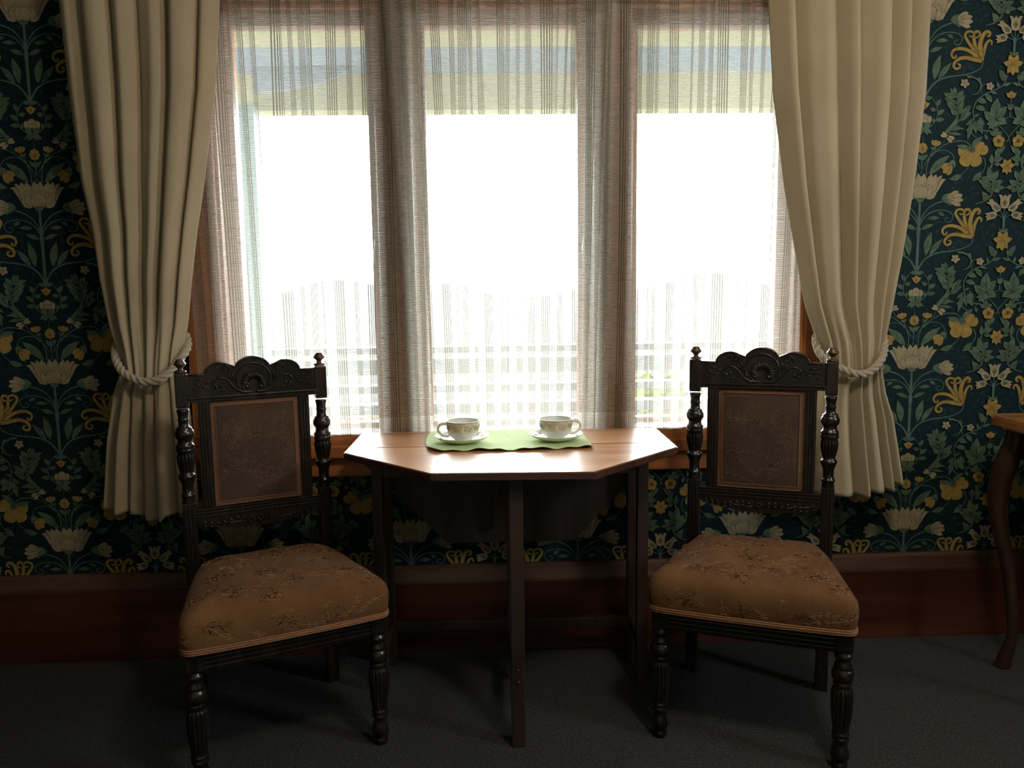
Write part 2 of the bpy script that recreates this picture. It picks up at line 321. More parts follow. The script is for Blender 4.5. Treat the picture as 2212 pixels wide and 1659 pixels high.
# ------------------------------------------------------------ wallpapered wall (pattern lives in the wall's own mesh)
WP = json.loads('''[["S",5,[33,33],[3262,1940,3007,1594,2869,1111,3010,567,3250,238,3434,-91]],["S",5,[33,33],[1545,1187,1672,861,1310,434,729,-43,310,-470]],["S",5,[22,22],[3389,1641,3707,1852]],["L",5,0,218,0,[2373,1119,1966,1018]],["L",5,0,218,0,[2590,1169,2468,1387]],["L",5,0,218,0,[3299,346,3710,393]],["L",5,0,191,0,[3059,675,3412,777]],["L",5,0,191,0,[2823,-26,2887,299]],["L",5,0,153,0,[3139,240,3075,-85]],["L",5,0,109,0,[2327,958,2599,1007]],["L",5,0,142,0,[2115,799,1794,643]],["L",5,0,164,0,[2462,-2478,2505,-2259]],["L",5,0,218,0,[2523,-2589,2792,-2430]],["L",5,0,218,0,[2471,-2643,2128,-2472]],["L",5,0,218,0,[2641,-2702,2971,-2653]],["L",5,0,186,0,[2310,-2750,2094,-2856]],["L",5,0,218,0,[294,-144,192,-305]],["L",5,0,197,0,[0,-352,0,-239]],["L",5,0,164,0,[4399,-1418,4586,-1751]],["L",5,0,186,0,[4311,-1800,4220,-2128]],["L",5,0,164,0,[4655,-1972,4508,-2298]],["L",5,0,153,0,[4187,-2512,4056,-2180]],["L",5,0,164,0,[4417,-2627,4633,-2521]],["L",5,0,164,0,[4027,-1685,3791,-1462]],["L",5,0,142,0,[4099,-1961,3886,-2121]],["L",5,0,153,0,[4743,-1589,4563,-1367]],["L",5,0,164,0,[1136,-1521,1039,-1246]],["L",5,0,164,0,[1045,-1902,1366,-1689]],["L",5,0,164,0,[1122,-1247,1459,-1363]],["L",5,0,109,0,[677,-2278,500,-2056]],["L",5,0,142,0,[1991,-3019,1918,-2687]],["L",5,0,142,0,[1564,-3341,1795,-3512]],["L",5,0,109,0,[2956,-3370,3142,-3705]],["L",5,0,131,0,[3879,-2947,3692,-2613]],["L",5,0,131,0,[3587,-2721,3869,-2781]],["L",5,0,87,0,[1082,-484,1011,-700]],["L",5,0,109,0,[1303,-488,1327,-325]],["L",5,0,109,0,[1527,-546,1793,-361]],["L",5,0,120,0,[839,-588,856,-371]],["L",5,0,66,0,[1751,-605,2027,-610]],["L",5,0,120,0,[522,-854,594,-638]],["S",5,[22,22],[1173,-2233,1206,-1795,1078,-1465]],["S",5,[22,22],[980,-2779,1068,-2341,1156,-1904]],["L",5,0,164,0,[0,7674,0,7625]],["L",5,0,131,0,[721,6460,545,6724]],["L",5,0,142,0,[1225,5136,1563,4920]],["L",5,0,164,0,[2220,10652,2656,10545]],["L",5,0,131,0,[4604,8662,4378,8820]],["L",5,0,109,0,[4939,7136,5064,7400]],["L",5,0,131,0,[4608,7080,4462,7340]],["S",5,[33,33],[1929,7179,1458,6870,1049,6403,640,5935]],["S",5,[27,27],[397,8552,853,8079,1145,7658,1119,7136]],["S",5,[22,22],[708,6722,673,6356,849,6090]],["S",4,[55,87],[0,-1553,169,-957,583,-420,1065,-158,1391,-66]],["S",4,[66,44],[0,-1609,232,-1122,601,-774,1088,-593,1530,-601,1866,-689,2069,-883,2044,-1128,1871,-1294,1664,-1257,1600,-1103,1706,-1013,1831,-1075]],["S",4,[49,109],[3389,8154,3412,7945,3257,7634,2730,7378,2087,7255,1441,7185,908,7034,488,6777,185,6362,0,5944]],["S",4,[131,186],[0,10210,0,8453,0,5840]],["S",4,[240,218],[0,8712,0,8193]],["L",3,0,251,0,[151,-1710,932,-1424]],["L",3,0,229,0,[506,-1083,1266,-1043]],["L",3,0,197,0,[1160,-703,1559,-950]],["L",3,1,459,0,[516,-3254,821,-1843]],["L",3,1,339,0,[754,-3242,1530,-2284]],["S",4,[27,27],[533,-3155,658,-2443,799,-1952]],["S",4,[27,27],[805,-3160,1199,-2728,1484,-2349]],["P",3,1,[1317,82,1384,271,1587,386,1832,436,1823,100,2005,-202,1873,-324,1729,-197,1504,-122]],["L",1,1,339,1,[1630,104,2351,525]],["L",1,1,284,1,[1774,-7,2519,-309]],["L",1,1,306,1,[1684,130,2617,292]],["L",1,1,284,1,[1772,20,2666,20]],["S",6,[22,22],[1817,209,2062,259]],["S",6,[22,22],[1823,100,2153,122]],["S",6,[22,22],[1856,-9,2106,-40]],["P",3,0,[1339,82,1483,269,1753,373,1710,157,1855,18,1676,-33,1867,-199,1615,-140,1475,-83]],["S",6,[295,142],[3277,-2164,2906,-1500,2798,-1060,2763,-732,2881,-560,3046,-552,3126,-695,3024,-846,2894,-887]],["S",2,[240,87],[3277,-2164,2906,-1500,2798,-1060,2763,-732,2881,-560,3046,-552,3126,-695,3024,-846,2894,-887]],["S",6,[295,131],[3331,-2138,3415,-1673,3545,-1238,3712,-1050,3861,-1135,3849,-1309]],["S",2,[240,76],[3331,-2138,3415,-1673,3545,-1238,3712,-1050,3861,-1135,3849,-1309]],["S",6,[273,131],[3306,-2192,3036,-1831,2650,-1385,2383,-1052,2235,-777,2324,-588,2548,-538,2758,-634,2728,-797,2582,-849,2488,-760]],["S",2,[218,76],[3306,-2192,3036,-1831,2650,-1385,2383,-1052,2235,-777,2324,-588,2548,-538,2758,-634,2728,-797,2582,-849,2488,-760]],["S",6,[360,142],[3303,-2138,3177,-1395,3249,-905,3437,-608,3628,-557,3734,-674,3675,-804,3564,-791]],["S",2,[306,87],[3303,-2138,3177,-1395,3249,-905,3437,-608,3628,-557,3734,-674,3675,-804,3564,-791]],["S",6,[295,131],[3221,-2163,2755,-1770,2356,-1571,1910,-1508,1583,-1611,1474,-1844,1595,-2033,1752,-1981,1718,-1860]],["S",2,[240,76],[3221,-2163,2755,-1770,2356,-1571,1910,-1508,1583,-1611,1474,-1844,1595,-2033,1752,-1981,1718,-1860]],["S",6,[295,142],[3334,-2193,2831,-2128,2326,-2025,1941,-2095,1687,-2309,1649,-2528,1794,-2657,2001,-2590,2015,-2425,1868,-2379]],["S",2,[240,87],[3334,-2193,2831,-2128,2326,-2025,1941,-2095,1687,-2309,1649,-2528,1794,-2657,2001,-2590,2015,-2425,1868,-2379]],["S",7,[38,16],[3218,-2108,2915,-1664,2675,-1331]],["S",7,[38,16],[3260,-2054,3048,-1557,2954,-1172]],["S",7,[38,16],[3051,-2105,2653,-1933,2259,-1816]],["P",1,1,[924,452,1014,818,1112,1059,1265,1289,1542,1230,1395,1109,1243,868,1092,601,971,386,712,282]],["P",1,1,[366,829,339,1153,410,1368,531,1462,629,1590,723,1362,816,1479,923,1531,999,1336,1147,1441,1299,1460,1210,1273,1088,1087,1012,872,918,549,536,502]],["P",1,1,[-24,1579,-24,1416,-24,1362,184,1608,281,1424,356,1250,352,991,357,559,-24,565]],["P",1,1,[392,82,659,256,808,551,947,533,961,359,840,145,613,62]],["P",1,1,[391,104,437,504,524,745,611,652,689,743,790,595,740,379,606,203]],["P",1,1,[-24,927,-24,904,124,833,215,891,301,803,403,748,440,558,412,342,336,116,169,146,-24,160]],["S",6,[22,5],[0,159,0,402]],["S",6,[22,5],[119,158,129,401]],["S",6,[22,5],[213,156,223,399]],["S",6,[22,5],[301,154,311,398]],["S",6,[22,5],[0,943,0,1131]],["S",6,[22,5],[132,887,134,1076]],["S",6,[22,5],[240,939,241,1128]],["S",6,[22,5],[520,827,521,1015]],["S",6,[22,5],[632,771,634,960]],["S",6,[22,5],[745,715,746,904]],["S",6,[22,5],[463,854,465,1043]],["P",3,0,[-24,323,-24,213,-24,131,281,117,191,-61,-24,-129,-24,-127]],["S",4,[44,71],[0,1633,180,2124,588,2706,1113,3126,1646,3385,2187,3483,2628,3423,2915,3195]],["S",4,[49,49],[594,2599,800,2837,1123,2944,1508,2901,1801,2736,1947,2471,1935,2283]],["S",4,[60,49],[322,1477,301,1907,427,2441,631,2946,783,3174]],["S",4,[55,76],[0,2716,0,1563]],["S",4,[27,27],[0,3862,0,3452]],["L",3,0,229,0,[0,2352,358,2721]],["L",5,0,197,0,[0,1697,290,2122]],["L",3,0,502,0,[484,1539,1686,2646]],["L",5,0,164,0,[1133,2751,1489,2746]],["L",2,1,251,1,[0,3079,0,3410]],["L",2,1,251,1,[0,3079,0,3317]],["L",2,1,251,1,[0,3079,0,3084]],["L",2,1,251,1,[0,3079,0,2849]],["L",2,1,251,1,[0,3079,0,2748]],["L",2,1,251,1,[0,3079,220,2841]],["L",2,1,251,1,[0,3079,307,3074]],["L",2,1,251,1,[0,3079,196,3310]],["S",6,[66,66],[0,3080,0,3079]],["L",2,1,66,0,[0,3079,0,3186]],["L",2,1,66,0,[0,3079,0,3156]],["L",2,1,66,0,[0,3079,0,3081]],["L",2,1,66,0,[0,3079,0,3005]],["L",2,1,66,0,[0,3079,0,2972]],["L",2,1,66,0,[0,3079,0,3003]],["L",2,1,66,0,[0,3079,0,3078]],["L",2,1,66,0,[0,3079,0,3154]],["L",2,1,251,1,[782,3184,547,3518]],["L",2,1,251,1,[782,3184,1068,3457]],["L",2,1,251,1,[782,3184,796,3547]],["L",3,0,131,0,[657,2962,526,3177]],["L",3,0,142,0,[658,2946,840,3130]],["L",2,1,339,1,[1821,2178,1200,1892]],["L",2,1,306,1,[1884,2016,1572,1488]],["L",2,1,317,1,[1836,2097,1313,1611]],["P",3,1,[1660,2100,1705,2287,1891,2402,2062,2281,2060,2013,1974,1880,1924,2096,1798,2098,1720,2018]],["L",2,1,415,2,[3010,2979,3763,3310]],["L",2,1,612,2,[3010,2979,4028,2921]],["L",2,1,644,2,[3010,2979,2158,2816]],["L",2,1,792,2,[3010,2979,3413,1991]],["L",2,1,764,2,[3010,2979,2477,2022]],["S",7,[38,5],[3010,2979,3540,2821]],["S",7,[38,5],[3010,2979,2555,2783]],["S",7,[38,5],[3010,2979,3256,2504]],["S",7,[38,5],[3010,2979,2738,2458]],["L",3,1,328,0,[2948,3098,3663,3717]],["L",3,1,295,0,[2895,3072,2049,3218]],["L",4,1,87,0,[2992,3001,3022,3243]],["L",4,1,87,0,[2992,3001,2854,3216]],["L",4,1,87,0,[2992,3001,2750,3089]],["L",4,1,87,0,[2992,3001,2760,2920]],["L",4,1,87,0,[2992,3001,2878,2789]],["L",4,1,87,0,[2992,3001,3050,2757]],["L",4,1,87,0,[2992,3001,3194,2839]],["L",4,1,87,0,[2992,3001,3244,2997]],["L",4,1,87,0,[2992,3001,3176,3156]],["S",4,[49,33],[2899,2026,2722,1760,2408,1485,2141,1339]],["L",3,1,339,0,[2490,1484,1696,1228]],["S",4,[60,44],[3733,2523,3886,2172,3831,1796,3643,1529]],["L",3,1,360,0,[3664,1637,3116,1123]],["S",4,[49,49],[423,5938,686,5566,801,5142,730,4720,450,4353,186,4187]],["L",3,0,251,0,[708,5460,968,5889]],["L",3,0,262,0,[788,4973,1233,5284]],["L",3,0,251,0,[718,5275,311,5371]],["L",3,0,262,0,[707,4641,1226,4713]],["L",3,0,164,0,[595,4484,589,4828]],["L",3,1,240,0,[0,4181,270,3815]],["L",3,1,218,0,[0,4207,527,3897]],["P",3,1,[-24,4791,161,4682,406,4572,408,4307,187,4172,-24,4144]],["P",1,1,[178,4883,283,4955,411,4900,472,4773,408,4530,248,4575,164,4629]],["P",1,1,[-24,5092,-24,5080,144,5026,214,4919,202,4734,-24,4684]],["P",1,1,[-24,4817,-24,4799,197,4724,230,4601,147,4523,-24,4598,-24,4579]],["P",3,1,[-24,4552,-24,4472,-24,4259,-24,4181]],["P",2,1,[-24,5301,151,5415,307,5661,165,5689,-24,5827,-24,5706,-24,5839]],["L",4,0,240,0,[0,5865,436,6001]],["L",7,0,76,0,[0,5365,0,5681]],["S",3,[240,76],[1291,3889,1600,4230,1956,4703,2011,5284,1960,5813,1836,6393]],["S",3,[164,44],[1707,4282,2123,4648,2478,5119,2699,5539]],["L",3,1,295,0,[2048,5019,1543,5291]],["L",3,1,328,0,[2003,5337,1278,5664]],["L",3,1,349,0,[1960,5628,1136,5992]],["L",3,1,328,0,[1911,6024,1047,6235]],["L",3,1,273,0,[1881,6077,1476,6529]],["L",3,1,218,0,[1905,6129,1716,6605]],["L",3,1,360,0,[1977,5813,2308,6398]],["L",3,1,328,0,[2019,5548,2438,6123]],["L",3,1,306,0,[2044,5284,2402,5691]],["L",3,1,218,0,[2048,5019,2357,5332]],["L",3,1,240,0,[2229,4699,2607,5540]],["L",3,1,186,0,[2384,4856,2836,5537]],["L",3,1,251,0,[2384,4856,2871,5114]],["L",3,1,197,0,[2123,4648,2657,4852]],["S",6,[27,11],[1956,4703,2017,5284,1966,5813,1839,6341]],["S",6,[27,11],[2003,5337,2216,5915]],["S",6,[27,11],[1994,5496,1569,5818]],["S",6,[27,11],[2012,5179,1643,5448]],["S",6,[27,11],[2022,4490,2429,5014,2627,5382]],["L",3,1,218,0,[1608,4077,2321,4227]],["L",3,1,197,0,[1508,3919,2332,3822]],["L",3,1,186,0,[1710,4209,2184,4324]],["L",3,1,142,0,[1764,4235,2489,4144]],["S",4,[33,44],[1117,3259,1411,3681,1611,4024]],["L",1,1,186,1,[1420,3718,1022,3820]],["L",1,1,153,1,[1451,3761,1133,3999]],["L",1,1,218,1,[1527,3770,1898,3573]],["L",1,1,197,1,[1434,3665,1744,3383]],["L",5,0,87,0,[1284,4029,1379,4293]],["S",3,[44,218],[3415,-227,3931,-73,4301,219,4445,759,4456,1300]],["S",3,[120,109],[4203,1844,4334,2218,4518,2538]],["L",3,1,404,0,[4400,868,3441,1220]],["L",3,1,273,0,[4408,1193,3625,1368]],["L",3,1,437,0,[4414,1085,4074,1964]],["L",3,1,360,0,[4463,1192,4690,1717]],["L",3,1,284,0,[4523,650,5200,713]],["L",3,1,328,0,[4486,813,5029,1139]],["L",3,1,306,0,[4388,598,3693,962]],["L",3,1,218,0,[4343,436,3992,767]],["L",3,1,273,0,[4499,596,4840,454]],["L",3,1,306,0,[4227,58,3742,511]],["L",3,1,218,0,[4096,-49,3803,228]],["L",3,1,284,0,[4300,2057,4233,2703]],["L",3,1,218,0,[4350,2137,4181,2382]],["L",3,1,328,0,[4397,2271,4964,2455]],["L",3,1,251,0,[4407,2109,4808,2038]],["L",3,1,251,0,[4446,2378,4764,2748]],["L",3,1,164,0,[4574,2537,4455,2941]],["L",3,1,262,0,[4622,2643,5066,3194]],["L",3,1,186,0,[4635,2697,4622,3094]],["S",6,[27,11],[4200,58,4398,435,4455,867,4388,1517]],["S",6,[27,11],[4455,867,4749,1025]],["S",6,[27,11],[4431,814,3976,1038]],["S",6,[27,11],[4493,704,4935,697]],["S",6,[27,11],[4331,2003,4618,2267]],["S",4,[66,66],[4799,7275,4818,6987,4674,6673,4201,6390,3669,6186,3250,5901,2999,5535,2942,5113,3081,4581,3291,4259,3631,4068,4070,4046]],["S",4,[66,44],[2826,4272,2987,3844,3273,3627,3526,3516]],["S",4,[49,49],[4514,4408,4893,4030,5200,3653,5077,3376]],["S",4,[33,33],[4016,4042,3803,3939,3730,3780]],["L",3,0,197,0,[3756,3806,3874,3479]],["L",3,1,295,0,[2885,4670,2668,3503]],["L",3,1,164,0,[2853,4272,2540,4011]],["L",3,1,295,0,[3023,4641,3177,3868]],["L",3,1,251,0,[3227,4426,3598,3878]],["L",3,1,186,0,[2963,4748,2510,4351]],["L",3,1,218,0,[3148,4374,3416,3998]],["L",3,1,240,0,[4580,3768,4221,4263]],["L",3,1,251,0,[4471,3769,3994,4043]],["L",3,1,218,0,[4553,3768,4796,4005]],["L",3,1,240,0,[4496,3796,4438,4303]],["L",3,1,142,0,[4307,4198,4117,4174]],["L",3,0,240,0,[4709,6988,4371,7516]],["L",3,0,218,0,[4705,7040,4625,7461]],["L",3,0,218,0,[4766,6935,4452,7175]],["L",3,0,186,0,[4821,6934,4852,7301]],["L",3,0,164,0,[4677,6620,5200,6799]],["L",3,0,131,0,[4727,6699,4950,6617]],["L",3,0,142,0,[3937,6251,4356,6172]],["L",3,0,306,0,[3616,6160,4054,5669]],["L",3,0,339,0,[3146,5824,3733,5652]],["L",3,0,317,0,[3061,5402,3682,5235]],["L",3,0,131,0,[2995,4847,3346,5002]],["L",3,0,164,0,[4434,6492,4314,6861]],["L",3,0,328,0,[3571,4149,3212,4685]],["L",3,0,218,0,[3668,4360,3312,4843]],["P",3,0,[3327,6453,3286,6690,3080,6955,2747,7090,2531,7067,2370,7236,2740,7211,3101,7060,3261,7110,3331,6847,3397,6636]],["S",3,[109,22],[3330,6585,3201,6271,2964,6142,2745,6161]],["S",4,[38,38],[3398,6163,3352,6479,3476,6688,3637,6728]],["L",3,1,655,0,[4388,4669,4364,5950]],["L",3,1,524,0,[4388,4669,4995,5456]],["L",3,1,524,0,[4388,4669,3576,5184]],["L",3,1,382,0,[4388,4669,4769,5141]],["L",3,1,328,0,[4388,4669,3804,4836]],["L",3,1,382,0,[4388,4669,3775,4412]],["L",3,1,470,0,[4388,4669,5042,4447]],["L",3,1,328,0,[4388,4669,3900,4144]],["L",3,1,328,0,[4388,4669,4277,4245]],["S",6,[33,11],[4388,4669,4365,5676]],["S",6,[33,11],[4388,4669,4817,5246]],["S",6,[33,11],[4388,4669,3791,5048]],["S",6,[33,11],[4388,4669,4809,4503]],["S",4,[44,44],[5200,5134,5200,4871,4796,4716]],["S",4,[38,38],[5200,5902,5200,5505]],["P",3,1,[5224,5177,5050,5292,5025,5503,4939,5619,5082,5547,5224,5585]],["P",2,1,[5224,5886,4973,5979,4875,6231,4987,6190,5224,6349,5224,6203]],["L",7,0,76,0,[5200,5928,5200,6166]],["L",2,1,349,2,[4601,3436,4578,3800]],["L",2,1,349,2,[4601,3436,4239,3554]],["L",2,1,349,2,[4601,3436,4399,3145]],["L",2,1,349,2,[4601,3436,4839,3138]],["L",2,1,349,2,[4601,3436,4949,3543]],["L",7,1,98,0,[4601,3436,4593,3565]],["L",7,1,98,0,[4601,3436,4473,3478]],["L",7,1,98,0,[4601,3436,4530,3334]],["L",7,1,98,0,[4601,3436,4685,3331]],["L",7,1,98,0,[4601,3436,4724,3474]],["L",1,1,186,1,[2330,6781,2458,7015]],["L",1,1,186,1,[2330,6781,2130,6986]],["L",1,1,186,1,[2330,6781,2078,6673]],["L",1,1,186,1,[2330,6781,2375,6509]],["L",1,1,186,1,[2330,6781,2610,6721]],["L",1,1,186,1,[3878,6604,3929,6837]],["L",1,1,186,1,[3878,6604,3660,6738]],["L",1,1,186,1,[3878,6604,3692,6454]],["L",1,1,186,1,[3878,6604,3981,6377]],["L",1,1,186,1,[3878,6604,4127,6614]],["L",2,1,273,3,[5200,1962,4978,2405]],["L",2,1,273,3,[5200,1962,4721,2054]],["L",2,1,273,3,[5200,1962,4933,1584]],["L",2,1,273,3,[5200,1962,5200,1476]],["S",7,[27,5],[5200,1962,5096,2183]],["S",7,[27,5],[5200,1962,4968,2008]],["S",7,[27,5],[5200,1962,5074,1773]],["S",6,[76,76],[5200,1962,5200,1961]],["L",2,1,360,3,[5200,-2450,4915,-1886]],["L",2,1,360,3,[5200,-2450,4592,-2331]],["L",2,1,360,3,[5200,-2450,4859,-2929]],["L",2,1,360,3,[5200,-2450,5200,-3068]],["S",7,[27,5],[5200,-2450,5064,-2168]],["S",7,[27,5],[5200,-2450,4903,-2390]],["S",7,[27,5],[5200,-2450,5036,-2689]],["S",6,[76,76],[5200,-2449,5200,-2451]],["S",4,[186,109],[5200,-942,5200,-1434,5200,-1927]],["S",4,[49,49],[5200,-1105,4995,-719]],["S",4,[44,44],[5200,-1159,4984,-992,4729,-905]],["S",4,[55,55],[5200,-941,5200,-531]],["P",1,1,[5224,-542,5003,-491,4921,-291,4914,36,4798,305,4996,287,5067,174,5224,323,5224,312]],["P",3,1,[5224,-422,5224,-342,5067,-179,5224,13]],["L",7,0,66,0,[5200,-368,5200,-96]],["P",1,1,[4974,-653,4636,-745,4430,-545,4334,-325,4065,-184,4265,-106,4203,4,4421,54,4483,-55,4772,-251,4962,-445]],["P",3,1,[4822,-606,4624,-548,4528,-328,4696,-359,4871,-498]],["P",1,1,[4768,-906,4721,-768,4467,-698,4304,-750,4002,-810,4148,-932,4015,-1028,4157,-1085,4084,-1248,4385,-1172,4657,-1095]],["P",3,1,[4636,-919,4530,-819,4311,-870,4402,-1008,4569,-1011]],["L",3,0,164,0,[5200,-1955,4917,-1702]],["L",3,0,273,0,[4666,-3073,4367,-2736]],["L",3,0,218,0,[4729,-3185,4450,-3179]]]''')
X0, Z0, PW, PH = -1.2748, 0.3372, .52, .5139
def half_tile():
    """2D shapes: list of (layer, material, [(x, z)...], strip?)"""
    out = []; layer = 0
    def cr2(p, n=6): return [(q[0], q[1]) for q in catmull([(a, b, 0) for a, b in p], n)]
    def strip(pts, ws):
        n = len(pts); L = []; R = []
        for i, (x, z) in enumerate(pts):
            a = pts[max(i-1, 0)]; b = pts[min(i+1, n-1)]; dx, dz = b[0]-a[0], b[1]-a[1]; l = math.hypot(dx, dz) or 1
            w_ = (ws[0]+(ws[1]-ws[0])*i/(n-1))/2; L.append((x-dz/l*w_, z+dx/l*w_)); R.append((x+dz/l*w_, z-dx/l*w_))
        return L, R
    def grow(p, d):
        n = len(p); ar = sum(p[i][0]*p[(i+1) % n][1]-p[(i+1) % n][0]*p[i][1] for i in range(n)); sg = 1 if ar > 0 else -1
        o = []
        for i in range(n):
            a = p[i-1]; b = p[(i+1) % n]; dx, dz = b[0]-a[0], b[1]-a[1]; l = math.hypot(dx, dz) or 1
            o.append((p[i][0]+sg*dz/l*d, p[i][1]-sg*dx/l*d))
        return o
    K = 1/20000
    for r in WP:
        k = r[0]; q = [v*K for v in r[-1]]; pts = list(zip(q[::2], q[1::2])); layer += 1
        if k == 'P':
            if r[2]: out.append((layer, 6, grow(pts, .0008), 0)); layer += 1
            out.append((layer, r[1], pts, 0))
        elif k == 'S':
            ws = [x*K for x in r[2]]; L, R = strip(cr2(pts, 5) if len(pts) > 2 else pts, ws); out.append((layer, r[1], (L, R), 1))
        else:
            (ax, az), (bx, bz) = pts; w_ = r[3]*K; rd = r[4]; dx, dz = bx-ax, bz-az; nx, nz = -dz, dx; l = math.hypot(dx, dz); nx /= l; nz /= l
            prof = {0: [(0,.10),(.15,.55),(.35,.95),(.5,1),(.68,.78),(.85,.38),(1,0)], 1: [(0,.25),(.2,.6),(.5,.98),(.72,1),(.88,.7),(.96,.35),(1,0)],
                    2: [(0,.12),(.2,.42),(.45,.85),(.68,1),(.86,.86),(.95,.6),(1,0)], 3: [(0,.4),(.15,.6),(.4,.98),(.6,.95),(.8,.55),(1,0)]}[rd]
            bend = .12*w_ if rd == 0 else 0
            def pt(t, s_): return (ax+dx*t+nx*(s_*w_/2+bend*math.sin(PI*t)), az+dz*t+nz*(s_*w_/2+bend*math.sin(PI*t)))
            poly = [pt(t, s_) for t, s_ in prof]+[pt(t, -s_) for t, s_ in prof[-2::-1]]
            if r[2]: out.append((layer, 6, grow(poly, .0007), 0)); layer += 1
            out.append((layer, r[1], poly, 0))
            if rd == 0 and w_ > .009: layer += 1; out.append((layer, 6 if r[1] == 3 else 5, strip([pt(.08, 0), pt(.5, 0), pt(.9, 0)], (.0010, .0003)), 1))
    return out
def wall_back():
    mb = MB()
    XL, XR, ZT = -2.3, 2.6, 2.62
    hx0, hx1, hz0, hz1 = -.765, .955, .66, 1.93     # window opening
    T = .16
    # papered wall around the opening
    for (a, b, c, d) in ((XL, hx0, 0, ZT), (hx1, XR, 0, ZT), (hx0, hx1, 0, hz0), (hx0, hx1, hz1, ZT)):
        mb.box(a, b, 0, T, c, d, 0)
    shapes = half_tile(); V = []; F = []; MI = []; base = len(mb.v)
    for i in range(-1, 7):
        for j in range(-1, 4):
            cx = X0+i*PW; cz = Z0+j*PH
            if cx-PW/2 > 1.95 or cx+PW/2 < -1.75: continue
            for sgn in (1, -1):
                for layer, mi, g, st in shapes:
                    y = -.0002-.000008*layer-(0 if sgn > 0 else .000004)
                    if st and sgn < 0:
                        mids = [(a[0]+b[0])/2 for a, b in zip(*g)]
                        if max(abs(q) for q in mids) < 1e-6 or max(abs(q-.26) for q in mids) < 1e-6: continue
                    if st:
                        L, R = g; ps = list(L)+list(R)
                    else: ps = g
                    q = [(cx+sgn*x, y, cz+z) for x, z in ps]
                    mx = sum(a[0] for a in q)/len(q); mz = sum(a[2] for a in q)/len(q)
                    if max(a[2] for a in q) < .26 or min(a[2] for a in q) > 2.3: continue
                    if hx0-.03 < max(a[0] for a in q) and min(a[0] for a in q) < hx1+.03 and max(a[2] for a in q) > hz0-.03 and min(a[2] for a in q) < hz1+.03: continue
                    b = base+len(V); n = len(L) if st else 0
                    V += q
                    if st:
                        for k in range(n-1): F.append((b+k, b+k+1, b+n+k+1, b+n+k)); MI.append(mi)
                    else: F.append(tuple(b+k for k in range(len(q)))); MI.append(mi)
    mb.v += V; mb.f += F; mb.mi += MI; mb.sm += [False]*len(F)
    o = mb.build('wall_back', WP_MATS, fix=False); tag(o, 'dark blue-green floral wallpapered wall around the window', kind='structure')
    return o
wall_back()

# ------------------------------------------------------------ room shell
ZT = 2.62; YB = -4.6; XL, XR = -2.3, 2.6
hx0, hx1, hz0, hz1 = -.765, .955, .66, 1.93
def struct(name, mb, mat, label=None):
    o = mb.build(name, mat); tag(o, label, kind='structure'); return o
mb = MB(); mb.box(XL, XR, YB, 0, -.05, 0); struct('floor', mb, M['carpet'], 'dark green carpeted floor')
mb = MB(); mb.box(XL, XR, YB, .16, ZT, ZT+.05); struct('ceiling', mb, M['plaster'], 'cream plaster ceiling')
mb = MB(); mb.box(XL-.08, XL, YB, .16, 0, ZT); struct('wall_left', mb, WP_MATS[0], 'left side wall')
mb = MB()
for a, b, c, d in ((YB, -2.1, 0, ZT), (-1.6, .16, 0, ZT), (-2.1, -1.6, 0, 1.5), (-2.1, -1.6, 2.3, ZT)): mb.box(XR, XR+.08, a, b, c, d)  # small unseen opening added in this wall to let in fill light
struct("wall_right", mb, WP_MATS[0], 'right side wall with a small opening added for fill light')
mb = MB()

mb.box(XL, XR, YB-.1, YB, 0, ZT)

struct('wall_front', mb, M['plaster'], 'plastered wall behind the viewer')
# skirting board: tall plain board with a pale bevelled cap strip
mb = MB(); mb.box(XL, XR, -.030, 0, 0, .218); mb.box(XL, XR, -.034, 0, .0, .012)
bb = struct('baseboard_back', mb, M['skirt'], 'tall varnished red-brown skirting board')
mb = MB(); mb.prism([(-.030, .218), (-.030, .226), (-.020, .262), (-.012, .270), (-.0005, .270), (-.0005, .218)], XL, XR, plane='yz')
cp = mb.build('cap_moulding', M['skirt_cap'], bb); cp['label'] = 'worn paler cap strip'

# ------------------------------------------------------------ window joinery
def casing(name, x0, x1, z0, z1, horiz=False, label=None):
    mb = MB(); mb.box(x0, x1, -.020, 0, z0, z1, bev=.003)
    if not horiz:
        xi = x1 if abs(x1-.07) < abs(x0-.07) else x0; d = -1 if xi == x1 else 1
        for k in (.008, .020): mb.box(min(xi+d*k, xi+d*(k+.006)), max(xi+d*k, xi+d*(k+.006)), -.026, -.019, z0+.002, z1-.002, bev=.002)
    return struct(name, mb, M['rimu_h'] if horiz else M['rimu'], label)
casing('trim_1', -.870, -.765, .66, 1.93, label='varnished timber window casing, left side')
casing('trim_2', .955, 1.060, .66, 1.93, label='varnished timber window casing, right side')
casing('trim_3', -.870, 1.060, 1.932, 2.04, True, 'varnished timber head casing')
mb = MB(); mb.box(-.30, -.195, -.012, .13, .696, 1.93, bev=.004); mb.box(-.262, -.232, -.019, -.011, .70, 1.928, bev=.003)
struct('trim_4', mb, M['mullion'], 'left window mullion')
mb = MB(); mb.box(.335, .45, -.012, .13, .696, 1.93, bev=.004); mb.box(.378, .408, -.019, -.011, .70, 1.928, bev=.003)
struct('trim_5', mb, M['mullion'], 'right window mullion')
mb = MB(); mb.box(-.93, 1.085, -.036, .16, .668, .6955, bev=.004)
mb.box(-.915, 1.07, -.050, 0, .622, .660, bev=.005); mb.box(-.915, 1.07, -.040, 0, .656, .670)
mb.box(-.905, 1.06, -.022, 0, .560, .623, bev=.003)
struct('trim_6', mb, M['rimu_h'], 'stepped timber window sill and apron')
